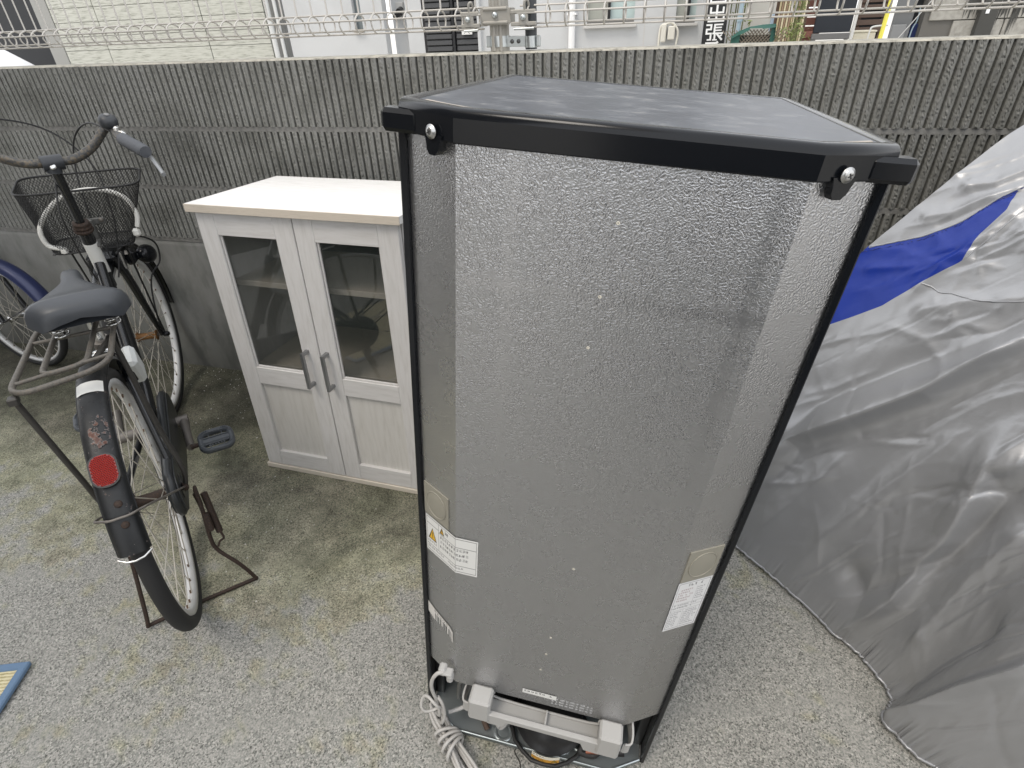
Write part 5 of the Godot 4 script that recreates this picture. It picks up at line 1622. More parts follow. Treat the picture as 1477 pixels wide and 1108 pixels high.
	for i in ns + 1:
		for j in nr + 1:
			var s := uv[i * (nr + 1) + j].x; var r := uv[i * (nr + 1) + j].y
			var p := cover_at(s, r)
			var du := cover_at(minf(s + 0.004, 1.0), r) - cover_at(maxf(s - 0.004, 0.0), r)
			var dv := cover_at(s, minf(r + 0.004, 1.0)) - cover_at(s, maxf(r - 0.004, 0.0))
			var n := dv.cross(du).normalized()
			if n.x > 0 and n.y < 0: n = -n
			var q := Vector2(s * 1.75, r * 1.25)
			var d := disp[i * (nr + 1) + j]
			var soft := smoothstep(0.0, 0.06, r)
			d += soft * (0.006 * n1.get_noise_2d(q.x * 1.2 - q.y * 0.6, q.y * 0.7 + q.x * 0.5) + 0.0008 * n2.get_noise_2d(q.x * 1.1 + q.y * 0.5, q.y * 0.8))
			# gathered hem
			d += (1.0 - smoothstep(0.0, 0.05, r)) * (0.0055 * sin(s * 150.0 + 6.0 * n1.get_noise_1d(s * 40.0)) * (0.5 + n1.get_noise_1d(s * 9.0 + 3.0)))
			p += n * d
			if r < 0.02: p.y = maxf(p.y, ground_y(p.x, p.z) + 0.008)
			pos[i * (nr + 1) + j] = p
	for i in ns + 1:
		for j in nr + 1:
			var du: Vector3 = pos[mini(i + 1, ns) * (nr + 1) + j] - pos[maxi(i - 1, 0) * (nr + 1) + j]
			var dv: Vector3 = pos[i * (nr + 1) + mini(j + 1, nr)] - pos[i * (nr + 1) + maxi(j - 1, 0)]
			var n := du.cross(dv).normalized()
			if n.dot(Vector3(-0.8, 0.5, 0.3)) < 0: n = -n
			nor[i * (nr + 1) + j] = n
	# blue panel outline in (s, r)
	var bp := PackedVector2Array()
	for e in [[0.0, 0.30], [0.081, 0.405], [0.119, 0.458], [0.138, 0.508], [0.157, 0.555], [0.150, 0.60], [0.150, 0.642], [0.1385, 0.677], [0.130, 0.658], [0.119, 0.612], [0.094, 0.575], [0.056, 0.542], [0.0, 0.50]]: bp.append(Vector2(e[0] * 1.75, e[1] * 1.25))
	var sdf := PackedFloat32Array()
	for k in uv.size():
		var q := uv[k] * K
		var dm := 9.0
		if q.x < 0.4:
			for i in bp.size(): dm = minf(dm, seg_d(q, bp[i], bp[(i + 1) % bp.size()])[0])
			if Geometry2D.is_point_in_polygon(q, bp): dm = -dm
		sdf.append(dm)
	var sil := [PackedVector3Array(), PackedVector3Array()]
	var blu := [PackedVector3Array(), PackedVector3Array()]
	var put := func(into: Array, pp: Array, nn: Array) -> void:
		for k in range(1, pp.size() - 1):
			for q in [0, k, k + 1]:
				into[0].append(pp[q])
				into[1].append(nn[q])
	for i in ns:
		for j in nr:
			var a := i * (nr + 1) + j
			for t in [[a, a + 1, a + nr + 2], [a, a + nr + 2, a + nr + 1]]:
				var mn := minf(sdf[t[0]], minf(sdf[t[1]], sdf[t[2]])); var mx := maxf(sdf[t[0]], maxf(sdf[t[1]], sdf[t[2]]))
				if mn >= 0.0: put.call(sil, [pos[t[0]], pos[t[1]], pos[t[2]]], [nor[t[0]], nor[t[1]], nor[t[2]]])
				elif mx <= 0.0: put.call(blu, [pos[t[0]], pos[t[1]], pos[t[2]]], [nor[t[0]], nor[t[1]], nor[t[2]]])
				else:
					for side in [1, -1]:
						var pp := []; var nn := []
						for e in 3:
							var u: int = t[e]; var v: int = t[(e + 1) % 3]
							if sdf[u] * side >= 0:
								pp.append(pos[u]); nn.append(nor[u])
							if (sdf[u] >= 0) != (sdf[v] >= 0):
								var w := sdf[u] / (sdf[u] - sdf[v])
								pp.append((pos[u] as Vector3).lerp(pos[v], w)); nn.append((nor[u] as Vector3).lerp(nor[v], w).normalized())
						if pp.size() >= 3: put.call(sil if side > 0 else blu, pp, nn)
	var body := thing("covered_motorbike", "motorbike under a wrinkled silver cover with a blue stripe, beside the refrigerator", "motorbike cover", Transform3D(Basis(), Vector3.ZERO))
	var sm := M("silver_cloth", Color(0.345, 0.35, 0.36), 0.34, 0.4)
	var wr := noise(FastNoiseLite.TYPE_SIMPLEX_SMOOTH, 0.03, 131, 4, 0.6)
	sm.normal_enabled = true
	sm.normal_scale = 0.05
	sm.normal_texture = ntex(wr, 1024, null, 8.0)
	tri(sm, Vector3(1.7, 1.7, 1.7))
	var bm := M("blue_cloth", Color(0.004, 0.026, 0.25), 0.42, 0.0)
	bm.normal_enabled = true
	bm.normal_scale = 0.05
	bm.normal_texture = sm.normal_texture
	tri(bm, Vector3(1.7, 1.7, 1.7))
	for w in [[sil, "silver_cloth", sm], [blu, "blue_panel", bm]]:
		var arr := []
		arr.resize(Mesh.ARRAY_MAX)
		arr[Mesh.ARRAY_VERTEX] = w[0][0]; arr[Mesh.ARRAY_NORMAL] = w[0][1]
		var am := ArrayMesh.new()
		am.add_surface_from_arrays(Mesh.PRIMITIVE_TRIANGLES, arr)
		obj(w[1], am, w[2], body)
	# seams and elastic hem follow the cloth
	var pick := func(s: float, r: float) -> Vector3:
		var e0 := S0 + 0.015 * exp(-pow((r - 0.68) / 0.15, 2.0))
		var i := clampi(int(round(pow(maxf(s - e0, 0.0) / (1.0 - e0), 1.0 / 1.25) * ns)), 0, ns); var j := clampi(int(round(r * nr)), 0, nr)
		return pos[i * (nr + 1) + j]
	var seams := [[[0.138, 0.508], [0.16, 0.505], [0.181, 0.506], [0.213, 0.51], [0.244, 0.525], [0.30, 0.56]], [[0.157, 0.555], [0.163, 0.60], [0.167, 0.65], [0.18, 0.72]], [[0.05, 0.535], [0.075, 0.559], [0.094, 0.575], [0.119, 0.612], [0.130, 0.658], [0.1385, 0.677], [0.16, 0.74]]]
	for q in seams:
		var pts := []
		for k in q.size() - 1:
			for e in 10:
				var t := e / 10.0
				pts.append(pick.call(lerpf(q[k][0], q[k + 1][0], t), lerpf(q[k][1], q[k + 1][1], t)))
		var sp := []
		for k in pts.size():
			var c := Vector3.ZERO
			var m := 0
			for e in range(maxi(k - 2, 0), mini(k + 3, pts.size())):
				c += pts[e]
				m += 1
			sp.append(c / m)
		var s := begin()
		tube(s, sp, 0.0017, 6)
		obj("seam", s, sm, body)
	var sth := begin()
	for q in seams[2].size() - 1:
		for e in 9:
			var a: Vector3 = pick.call(lerpf(seams[2][q][0], seams[2][q + 1][0], e / 9.0), lerpf(seams[2][q][1], seams[2][q + 1][1], e / 9.0) - 0.008)
			var c: Vector3 = pick.call(lerpf(seams[2][q][0], seams[2][q + 1][0], (e + 0.55) / 9.0), lerpf(seams[2][q][1], seams[2][q + 1][1], (e + 0.55) / 9.0) - 0.008)
			if a.distance_to(c) > 0.001: tube(sth, [a + Vector3(-0.0006, 0.0006, 0.0003), c + Vector3(-0.0006, 0.0006, 0.0003)], 0.0007, 4)
	obj("stitching", sth, M("thread", Color(0.05, 0.06, 0.2), 0.8), body)
	var s := begin()
	var hp := []
	for i in range(0, ns + 1, 2): hp.append(pos[i * (nr + 1)] + Vector3(0, 0.001, 0))
	tube(s, hp, 0.0032, 8)
	obj("elastic_hem", s, sm, body)
	# the end towards the wall and the far side, both out of sight
	s = begin()
	for j in nr:
		var a: Vector3 = pos[j]; var c: Vector3 = pos[j + 1]
		var a2 := Vector3(a.x + 0.02, 0.012, a.z - 0.02 - 0.05 * sin(PI * j / nr)); var c2 := Vector3(c.x + 0.02, 0.012, c.z - 0.02 - 0.05 * sin(PI * (j + 1) / nr))
		quad(s, c2, a2, a, c, 1)
	for i in range(0, ns, 4):
		var a: Vector3 = pos[i * (nr + 1) + nr]; var c: Vector3 = pos[mini(i + 4, ns) * (nr + 1) + nr]
		var prev := [a, c]
		for k in 8:
			var t := (k + 1) / 8.0
			var na := Vector3(a.x + 0.62 * t, lerpf(a.y, 0.012, t * t), a.z); var nc := Vector3(c.x + 0.62 * t, lerpf(c.y, 0.012, t * t), c.z)
			quad(s, prev[0], prev[1], nc, na, 1)
			prev = [na, nc]
	obj("far_side_cloth", s, sm, body)

# ---------------------------------------------------------------- mat in the corner
func build_mat() -> void:
	var dx := Vector3(0.996, 0, -0.085); var dz := Vector3(0.085, 0, 0.996)
	dz = Vector3(0.1, 0, 0.995)
	var o := Vector3(-1.195, 0.004, -0.783)
	var m := thing("rush_mat", "straw mat with a blue cloth border lying on the concrete", "mat", Transform3D(Basis(dx, Vector3.UP, dx.cross(Vector3.UP)), o))
	var straw := M("straw", gray(1.0), 0.75)
	straw.albedo_texture = ntex(noise(FastNoiseLite.TYPE_SIMPLEX_SMOOTH, 0.03, 141, 4, 0.6), 256, ramp([0.0, 0.5, 1.0], [Color(0.42, 0.36, 0.2), Color(0.6, 0.54, 0.35), Color(0.7, 0.66, 0.5)]))
	tri(straw, Vector3(6, 6, 60))
	var cloth := M("mat_border", Color(0.12, 0.19, 0.29), 0.85)
	obj("straw_sheet", bx(Vector3(-0.3, 0.004, 0.45), Vector3(0.56, 0.008, 0.86), 0.001), straw, m)
	for k in 40:
		if k < 26: obj("straw_cord", rod(Vector3(-0.575, 0.0085, 0.022 + k * 0.0085), Vector3(-0.018, 0.0085, 0.022 + k * 0.0085), 0.0031, 6), straw, m)
	obj("border", bx(Vector3(-0.3, 0.0065, 0.009), Vector3(0.6, 0.013, 0.02), 0.003), cloth, m)
	obj("border", bx(Vector3(-0.009, 0.0073, 0.45), Vector3(0.02, 0.0135, 0.9), 0.003), cloth, m)

# ---------------------------------------------------------------- the street beyond the fence
func glyph(s: SurfaceTool, rects: Array, c: Vector2, size: Vector2, z: float) -> void:
	for r in rects:
		var x0: float = r[0]; var y0: float = r[1]; var x1: float = r[2]; var y1: float = r[3]
		box(s, Vector3(c.x + ((x0 + x1) / 2 - 0.5) * size.x, c.y + ((y0 + y1) / 2 - 0.5) * size.y, z + 0.0007 * (rects.find(r) % 5)), Vector3((x1 - x0) * size.x, (y1 - y0) * size.y, 0.004), 0.0)

func stroke(s: SurfaceTool, a: Vector2, b: Vector2, w: float, c: Vector2, size: Vector2, z: float) -> void:
	var p := Vector2(c.x + (a.x - 0.5) * size.x, c.y + (a.y - 0.5) * size.y); var q := Vector2(c.x + (b.x - 0.5) * size.x, c.y + (b.y - 0.5) * size.y)
	box(s, Vector3((p.x + q.x) / 2, (p.y + q.y) / 2, z), Vector3((q - p).length(), w * size.x, 0.004), 0.0, Basis(Vector3(0, 0, 1), (q - p).angle()))

func build_street() -> void:
	var wb := wall_basis()
	var white := M("house_white", Color(0.53, 0.54, 0.545), 0.85)
	white.albedo_texture = ntex(noise(FastNoiseLite.TYPE_SIMPLEX_SMOOTH, 0.006, 151, 5, 0.6), 512, ramp([0.0, 0.4, 0.7, 1.0], [gray(0.86), gray(0.95), gray(1.0), gray(1.0)]))
	tri(white, Vector3(0.4, 0.4, 0.4))
	var dark := M("dark_opening", Color(0.018, 0.02, 0.024), 0.6)
	var D := 7.0
	var k := D / 5.0
	var H := func(h: float) -> float: return EYE + (h - EYE) * k
	# house faced with pale board-textured panels, on the left
	var d1 := thing("stone_board_house", "house with pale wood-grain wall boards and a dark open garage, beyond the fence", "house", bg_xf(0, D))
	var bd := M("pale_board", gray(1.0), 0.8)
	var bn := noise(FastNoiseLite.TYPE_SIMPLEX_SMOOTH, 0.02, 152, 5, 0.65)
	bn.domain_warp_enabled = true
	bn.domain_warp_amplitude = 18.0
	bd.albedo_texture = ntex(bn, 1024, ramp([0.0, 0.25, 0.4, 0.6, 1.0], [Color(0.17, 0.175, 0.15), Color(0.31, 0.315, 0.275), Color(0.43, 0.435, 0.385), Color(0.49, 0.495, 0.445), Color(0.54, 0.545, 0.5)]))
	tri(bd, Vector3(0.22, 2.2, 0.22))
	# boards run between x = -8.22 and -4.93; each course of boards is a row of panels
	var cuts := [-8.215, -7.47, -5.845, -4.935]
	var ys := [0.2, 0.36, 0.52, 0.68, 0.84, 1.0, 1.16, 1.32, 1.48, 1.64, 1.80, 1.96, 2.12]
	for c in 3:
		for r in ys.size() - 1:
			obj("board", bx(Vector3((cuts[c] + cuts[c + 1]) / 2, (ys[r] + ys[r + 1]) / 2, -0.01 + 0.001 * ((c * 5 + r * 3) % 3)), Vector3(cuts[c + 1] - cuts[c] - 0.012, ys[r + 1] - ys[r] - 0.005, 0.03), 0.002), bd, d1)
	obj("wall", bx(Vector3(-6.5, 2.9, -0.35), Vector3(3.5, 5.8, 0.62), 0.0), M("board_backing", Color(0.3, 0.3, 0.29), 0.9), d1)
	obj("upper_wall", bx(Vector3(-7.6, 4.2, 0.0), Vector3(5.4, 4.0, 0.06), 0.01), bd, d1)
	obj("garage_pillar", bx(Vector3(-8.345, 1.1, -0.04), Vector3(0.25, 2.2, 0.1), 0.004), M("pillar_gray", Color(0.3, 0.3, 0.285), 0.9), d1)
	obj("garage_opening", bx(Vector3(-10.2, 1.1, -1.6), Vector3(3.3, 2.2, 0.1), 0.0), dark, d1)
	obj("garage_side", bx(Vector3(-8.55, 1.1, -0.9), Vector3(0.1, 2.2, 1.4), 0.0), dark, d1)
	obj("garage_shutter_post", bx(Vector3(-9.05, 1.1, -0.9), Vector3(0.07, 2.2, 0.06), 0.0), M("post_charcoal", Color(0.05, 0.052, 0.055), 0.7), d1)
	obj("drain_pipe", rod(Vector3(-4.87, 0.2, 0.03), Vector3(-4.87, 5.0, 0.03), 0.03, 12), M("pipe_white", Color(0.6, 0.61, 0.6), 0.5), d1)
	obj("drain_pipe", rod(Vector3(-4.78, 0.2, 0.0), Vector3(-4.78, 5.0, 0.0), 0.022, 12), mats["pipe_white"], d1)
	# gap between the houses with meter boxes
	obj("gap_wall", bx(Vector3(-4.7, 2.0, -0.5), Vector3(0.5, 4.0, 0.1), 0.0), M("gap_gray", Color(0.2, 0.205, 0.2), 0.8), d1)
	for q in [[1.08, 0.22], [1.34, 0.16], [1.56, 0.2]]:
		obj("meter_box", bx(Vector3(-4.66, q[0], -0.36), Vector3(0.17, q[1], 0.12), 0.01), M("meter_gray", Color(0.13, 0.135, 0.135), 0.5), d1)
		obj("meter_frame", bx(Vector3(-4.66, q[0] + q[1] / 2 + 0.012, -0.30), Vector3(0.2, 0.012, 0.02), 0.002), mats["pipe_white"], d1)
	# white house
	var d2 := thing("white_house", "white rendered house with a dark double door and small windows, beyond the fence", "house", bg_xf(0, D))
	var X := func(u: float) -> float: return u * k
	# wall pieces round the openings
	var slab := func(u0: float, u1: float, h0: float, h1: float, z := 0.0) -> void:
		obj("wall", bx(Vector3((X.call(u0) + X.call(u1)) / 2, (h0 + h1) / 2, z - 0.06), Vector3(X.call(u1) - X.call(u0), h1 - h0, 0.12), 0.0), white, d2)
	slab.call(-3.335, -2.69, 0.0, 5.5)
	slab.call(-2.69, -2.615, 0.0, H.call(1.262))
	slab.call(-2.69, -2.615, 2.2, 5.5)
	slab.call(-2.615, -2.42, 0.0, 5.5)
	slab.call(-2.42, -2.255, 0.0, 5.5, -0.25)
	slab.call(-2.255, -2.112, 0.0, 5.5, -0.12)
	slab.call(-2.112, -1.6, 2.05, 5.5)
	slab.call(-1.6, -0.737, 0.0, 5.5)
	slab.call(-0.737, -0.385, 0.0, H.call(1.225))
	slab.call(-0.737, -0.385, 2.0, 5.5)
	slab.call(-0.385, -0.087, 0.0, 5.5)
	slab.call(-0.087, 0.052, 0.0, H.call(1.218))
	slab.call(-0.087, 0.052, 1.95, 5.5)
	slab.call(0.052, 0.36, 0.0, 5.5)
	obj("slit_window", bx(Vector3(X.call(-2.6525), 1.75, -0.07), Vector3(0.1, 1.0, 0.02), 0.0), M("slit_glass", Color(0.17, 0.2, 0.21), 0.1), d2)
	obj("slit_sill", bx(Vector3(X.call(-2.6525), H.call(1.256), -0.01), Vector3(0.12, 0.03, 0.1), 0.003), M("sill_tan", Color(0.4, 0.36, 0.3), 0.7), d2)
	# dark double door of horizontal slats
	var dm := M("door_charcoal", Color(0.045, 0.047, 0.05), 0.5)
	obj("door_frame", bx(Vector3(X.call(-1.856), 1.02, -0.14), Vector3(X.call(0.515), 2.04, 0.03), 0.0), M("door_recess", Color(0.018, 0.018, 0.02), 0.6), d2)
	for side in 2:
		var u0 := -2.085 if side == 0 else -1.82
		var u1 := -1.86 if side == 0 else -1.615
		for r in 30:
			obj("door_slat", bx(Vector3((X.call(u0) + X.call(u1)) / 2, 0.2 + r * 0.06, -0.11), Vector3(X.call(u1) - X.call(u0), 0.052, 0.03), 0.004, Basis(Vector3(1, 0, 0), -0.25)), dm, d2)
	obj("door_stile", bx(Vector3(X.call(-1.84), 1.0, -0.1), Vector3(0.03, 2.0, 0.05), 0.004), M("stile_black", Color(0.02, 0.021, 0.023), 0.4), d2)
	obj("name_plate", bx(Vector3(X.call(-1.721), H.call(1.2165), -0.075), Vector3(0.125, 0.05, 0.012), 0.002), M("plate_white", Color(0.75, 0.75, 0.74), 0.5), d2)
	var s := begin()
	for q in [[-0.045, 0.006], [-0.02, 0.0], [0.004, 0.007], [0.02, -0.004], [0.042, 0.003], [-0.03, -0.01], [0.03, -0.012]]:
		box(s, Vector3(X.call(-1.721) + q[0], H.call(1.2165) + q[1], -0.0685), Vector3(0.012, 0.006, 0.001), 0.0)
	obj("plate_print", s, M("print_gray", Color(0.2, 0.2, 0.2), 0.7), d2)
	obj("door_casing", bx(Vector3(X.call(-1.592), 1.02, 0.015), Vector3(0.035, 2.04, 0.06), 0.003), white, d2)
	obj("intercom", bx(Vector3(X.call(-2.335), H.call(1.385), -0.235), Vector3(0.09, 0.17, 0.04), 0.006), M("intercom_gray", Color(0.5, 0.5, 0.49), 0.5), d2)
	s = begin()
	tube(s, [Vector3(X.call(-2.32), H.call(1.39), -0.2), Vector3(X.call(-2.31), H.call(1.375), -0.1)], 0.035, 12)
	box(s, Vector3(X.call(-2.34), H.call(1.355), -0.16), Vector3(0.1, 0.05, 0.08), 0.012, Basis(Vector3(0, 0, 1), 0.4))
	obj("door_camera", s, mats["black_plastic"], d2)
	obj("downspout", rod(Vector3(X.call(-0.847), 0.1, 0.05), Vector3(X.call(-0.847), 5.2, 0.05), 0.035, 14), M("spout_white", Color(0.8, 0.8, 0.8), 0.45), d2)
	for q in [1.32, 2.4]: obj("spout_strap", bx(Vector3(X.call(-0.847), q, 0.04), Vector3(0.1, 0.02, 0.08), 0.003), mats["spout_white"], d2)
	# windows
	var fm := M("window_alloy", Color(0.16, 0.155, 0.15), 0.45, 0.4)
	for wv in [[-0.737, -0.385, 1.225, 0.46], [-0.087, 0.052, 1.218, 0.62]]:
		var x0: float = X.call(wv[0]); var x1: float = X.call(wv[1]); var y0: float = H.call(wv[2])
		var wn := holder("window", d2)
		obj("sill", bx(Vector3((x0 + x1) / 2, y0 - 0.012, 0.01), Vector3(x1 - x0 + 0.06, 0.025, 0.1), 0.003), M("sill_gray", Color(0.5, 0.49, 0.47), 0.6), wn)
		obj("frame", bx(Vector3((x0 + x1) / 2, y0 + 0.018, -0.03), Vector3(x1 - x0, 0.035, 0.05), 0.003), fm, wn)
		obj("frame", bx(Vector3((x0 + x1) / 2, 1.97, -0.03), Vector3(x1 - x0, 0.035, 0.05), 0.003), fm, wn)
		obj("mullion", bx(Vector3(lerpf(x0, x1, wv[3]), (y0 + 1.97) / 2, -0.028), Vector3(0.026, 1.95 - y0, 0.03), 0.003), M("mullion_black", Color(0.015, 0.015, 0.016), 0.4), wn)
		var xm := lerpf(x0, x1, wv[3])
		obj("pane", bx(Vector3((x0 + xm) / 2, (y0 + 1.97) / 2, -0.05), Vector3(xm - x0, 1.95 - y0, 0.008), 0.0), M("pane_gray", Color(0.36, 0.37, 0.33), 0.25), wn)
		obj("pane", bx(Vector3((x1 + xm) / 2, (y0 + 1.97) / 2, -0.058), Vector3(x1 - xm, 1.95 - y0, 0.008), 0.0), M("pane_pale", Color(0.45, 0.55, 0.54), 0.2), wn)
	obj("wall_joint", bx(Vector3(X.call(-0.305), 1.0, 0.0005), Vector3(0.008, 1.3, 0.003), 0.0), mats["sill_gray"], d2)
	for q in [[-0.16, 0.05, 0.16], [-0.105, 0.07, 0.12]]:
		obj("meter_cabinet", bx(Vector3(X.call(q[0]), 1.12, 0.06), Vector3(q[1], q[2], 0.1), 0.008), M("cabinet_cream", Color(0.66, 0.64, 0.57), 0.6), d2)
	s = begin()
	tube(s, curve([Vector3(X.call(-0.19), 1.0, 0.06), Vector3(X.call(-0.185), 1.17, 0.06), Vector3(X.call(-0.14), 1.2, 0.07), Vector3(X.call(-0.1), 1.2, 0.07), Vector3(X.call(-0.06), 1.13, 0.08), Vector3(X.call(-0.065), 1.0, 0.08)], 6), 0.011, 8)
	obj("gas_pipe", s, mats["cabinet_cream"], d2)
	# parked car: white wing just showing on the left
	var car := thing("parked_car", "white car nose at the left edge behind the mesh fence", "car", Transform3D(wb * Basis(Vector3.UP, 0.12), far(-8.72, 0.0, 5.7) * Vector3(1, 0, 1) + Vector3(0, -0.1, 0)))
	var cw := M("car_white", Color(0.75, 0.76, 0.77), 0.2)
	cw.clearcoat_enabled = true
	s = begin()
	var prof := [[-2.2, 0.35], [-2.2, 0.9], [-1.6, 0.98], [-0.9, 1.42], [0.0, 1.5], [0.5, 1.3], [0.95, 1.06], [1.5, 0.99], [1.62, 0.85], [1.66, 0.6], [1.6, 0.35]]
	var pv := PackedVector2Array()
	for i in prof.size(): pv.append(Vector2(prof[prof.size() - 1 - i][0], prof[prof.size() - 1 - i][1]))
	pv.reverse()
	if Geometry2D.is_polygon_clockwise(pv): pv.reverse()
	prism(s, pv, -1.5, 0.0)
	obj("body", s, cw, car)
	s = begin()
	prism(s, PackedVector2Array([Vector2(-0.8, 1.0), Vector2(0.72, 1.04), Vector2(0.4, 1.27), Vector2(0.0, 1.42), Vector2(-0.7, 1.36)]), 0.0, 0.006)
	obj("side_window", s, M("car_glass", Color(0.03, 0.035, 0.04), 0.08), car)
	s = begin()
	prism(s, PackedVector2Array([Vector2(1.05, 0.88), Vector2(1.58, 0.84), Vector2(1.5, 0.95), Vector2(1.1, 0.985)]), -0.05, 0.008)
	obj("headlight", s, M("headlight_gray", Color(0.1, 0.11, 0.13), 0.1), car)
	for q in [-1.4, 1.0]:
		s = begin()
		lathe(s, [Vector2(0, -0.09), Vector2(0.3, -0.09), Vector2(0.32, -0.05), Vector2(0.32, 0.05), Vector2(0.3, 0.09), Vector2(0, 0.09)], Vector3(q, 0.32, -0.08), Basis(Vector3(1, 0, 0), Vector3(0, 0, 1), Vector3(0, -1, 0)), 24)
		obj("wheel", s, mats["tyre"], car)
	# black vertical sign
	var ds := 6.4
	var ks := ds / 5.0
	var sg := thing("vertical_sign", "black vertical sign board with white characters, standing before the white house", "sign", Transform3D(wb * Basis(Vector3(0, 0, 1), 0.012), WALL_N * ds + WALL_T * (0.206 * ks)))
	var sw := 0.158 * ks
	obj("board", bx(Vector3(0, 1.25, 0), Vector3(sw, 2.1, 0.05), 0.004), M("sign_black", Color(0.013, 0.013, 0.014), 0.5), sg)
	for q in [-1, 1]: obj("frame", bx(Vector3(q * (sw / 2 + 0.008), 1.25, 0.0), Vector3(0.014, 2.12, 0.06), 0.002), M("sign_frame", Color(0.45, 0.45, 0.45), 0.4, 0.6), sg)
	var gw := 0.125 * ks; var gh := 0.108 * ks
	var lm := M("sign_white", Color(0.82, 0.82, 0.81), 0.55)
	var hy := func(h: float) -> float: return EYE + (h - EYE) * ks
	s = begin()
	var c1 := Vector2(0.0, hy.call(1.155)); var c2 := Vector2(0.002, hy.call(1.268)); var c3 := Vector2(0.002, hy.call(1.382)); var c0 := Vector2(0.0, hy.call(1.044))
	var gs := Vector2(gw, gh)
	glyph(s, [[0.03, 0.87, 0.36, 0.97], [0.26, 0.64, 0.36, 0.88], [0.03, 0.62, 0.36, 0.72], [0.03, 0.4, 0.13, 0.63], [0.03, 0.38, 0.38, 0.48], [0.28, 0.06, 0.38, 0.4], [0.14, 0.03, 0.38, 0.12], [0.46, 0.4, 0.56, 0.97], [0.5, 0.88, 0.95, 0.97], [0.5, 0.72, 0.9, 0.8], [0.5, 0.56, 0.9, 0.64], [0.41, 0.38, 1.0, 0.48], [0.5, 0.05, 0.6, 0.4], [0.44, 0.02, 0.7, 0.1]], c1, gs, 0.026)
	stroke(s, Vector2(0.66, 0.4), Vector2(0.98, 0.04), 0.1, c1, gs, 0.0275)
	stroke(s, Vector2(0.76, 0.2), Vector2(0.95, 0.34), 0.08, c1, gs, 0.0282)
	obj("character", s, lm, sg)
	s = begin()
	glyph(s, [[0.45, 0.04, 0.56, 0.98], [0.12, 0.54, 0.22, 0.86], [0.8, 0.54, 0.9, 0.86], [0.12, 0.5, 0.9, 0.6], [0.05, 0.04, 0.15, 0.42], [0.86, 0.04, 0.96, 0.42], [0.05, 0.03, 0.96, 0.13]], c2, gs, 0.026)
	obj("character", s, lm, sg)
	s = begin()
	glyph(s, [[0.06, 0.04, 0.16, 0.95], [0.85, 0.04, 0.95, 0.95], [0.06, 0.03, 0.95, 0.13], [0.06, 0.86, 0.95, 0.96], [0.56, 0.34, 0.65, 0.9], [0.56, 0.32, 0.86, 0.42]], c3, gs, 0.026)
	stroke(s, Vector2(0.40, 0.9), Vector2(0.24, 0.34), 0.09, c3, gs, 0.0275)
	obj("character", s, lm, sg)
	s = begin()
	glyph(s, [[0.08, 0.86, 0.7, 0.96]], c0, gs, 0.026)
	stroke(s, Vector2(0.62, 0.8), Vector2(0.78, 0.98), 0.12, c0, gs, 0.0275)
	obj("character", s, lm, sg)
	# blue-gray post and leafy bamboo beside the sign
	var pp := thing("blue_gray_pole", "thin blue-grey pole right of the black sign", "pole", Transform3D(wb, far(0.36, 0, 6.3) * Vector3(1, 0, 1)))
	obj("shaft", rod(Vector3(0, 0, 0), Vector3(0.0, 2.6, 0), 0.018, 10), M("pole_blue", Color(0.33, 0.42, 0.48), 0.5), pp)
	obj("collar", rod(Vector3(0, 1.2, 0), Vector3(0, 1.24, 0), 0.026, 10), mats["pole_blue"], pp)
	bush(far(0.33, 0, 6.55) * Vector3(1, 0, 1), 0.16, 0.6, 2.1, 260, 161, "tall loose yellow-green shrub behind the blue-grey pole", "shrub")
	# pale side wall behind the green tarpaulin
	var pw := thing("pale_garden_wall", "pale cream wall between the sign and the bamboo screen", "wall", bg_xf(0.56, 7.3))
	obj("wall", bx(Vector3(-0.03, 1.1, 0), Vector3(0.5, 2.2, 0.12), 0.0), M("cream_wall", Color(0.66, 0.65, 0.6), 0.85), pw)
	obj("box", bx(Vector3(0.03, H.call(1.195), 0.12), Vector3(0.06, 0.16, 0.1), 0.008), M("box_blue", Color(0.4, 0.5, 0.62), 0.5), pw)
	# green tarpaulin over lattice
	var gt := thing("green_tarpaulin", "dark green tarpaulin draped over a lattice frame behind the wall", "tarpaulin", bg_xf(0.48, 6.0))
	s = begin()
	var ridge := [[-0.19, 1.09], [-0.13, 1.135], [-0.05, 1.163], [0.05, 1.175], [0.155, 1.178], [0.165, 1.06]]
	for i in ridge.size() - 1:
		var a := Vector3(ridge[i][0], ridge[i][1], 0.0); var c := Vector3(ridge[i + 1][0], ridge[i + 1][1], 0.0)
		quad(s, a + Vector3(0, -0.012 - 0.02 * (i % 2), 0.03), c + Vector3(0, -0.025, 0.03), c, a, 1)
		quad(s, a, c, c + Vector3(0, -0.02, -0.4), a + Vector3(0, -0.02, -0.4), 1)
	quad(s, Vector3(0.125, 0.4, 0.012), Vector3(0.165, 0.4, 0.012), Vector3(0.16, 1.17, 0.006), Vector3(0.125, 1.15, 0.012))
	quad(s, Vector3(-0.2, 0.4, 0.012), Vector3(-0.14, 0.4, 0.012), Vector3(-0.12, 1.12, 0.012), Vector3(-0.19, 1.09, 0.006))
	obj("sheet", s, M("tarp_green", Color(0.018, 0.085, 0.065), 0.6), gt)
	for q in 12:
		for d in [-1, 1]:
			var c := -0.14 + q * 0.028
			obj("lattice_slat", rod(Vector3(c - d * 0.2, 0.8, 0.004 * d), Vector3(c + d * 0.13, 1.14, 0.004 * d), 0.004, 4), M("lattice_tan", Color(0.22, 0.19, 0.15), 0.8), gt)
	obj("backing", bx(Vector3(-0.01, 0.75, -0.06), Vector3(0.32, 0.7, 0.02), 0.0), M("lattice_dark", Color(0.05, 0.055, 0.05), 0.9), gt)
	# bamboo screen: each cane its own piece
	var bs := thing("bamboo_screen", "upright bamboo cane screen with plants growing through it", "screen", bg_xf(0.70, 6.6))
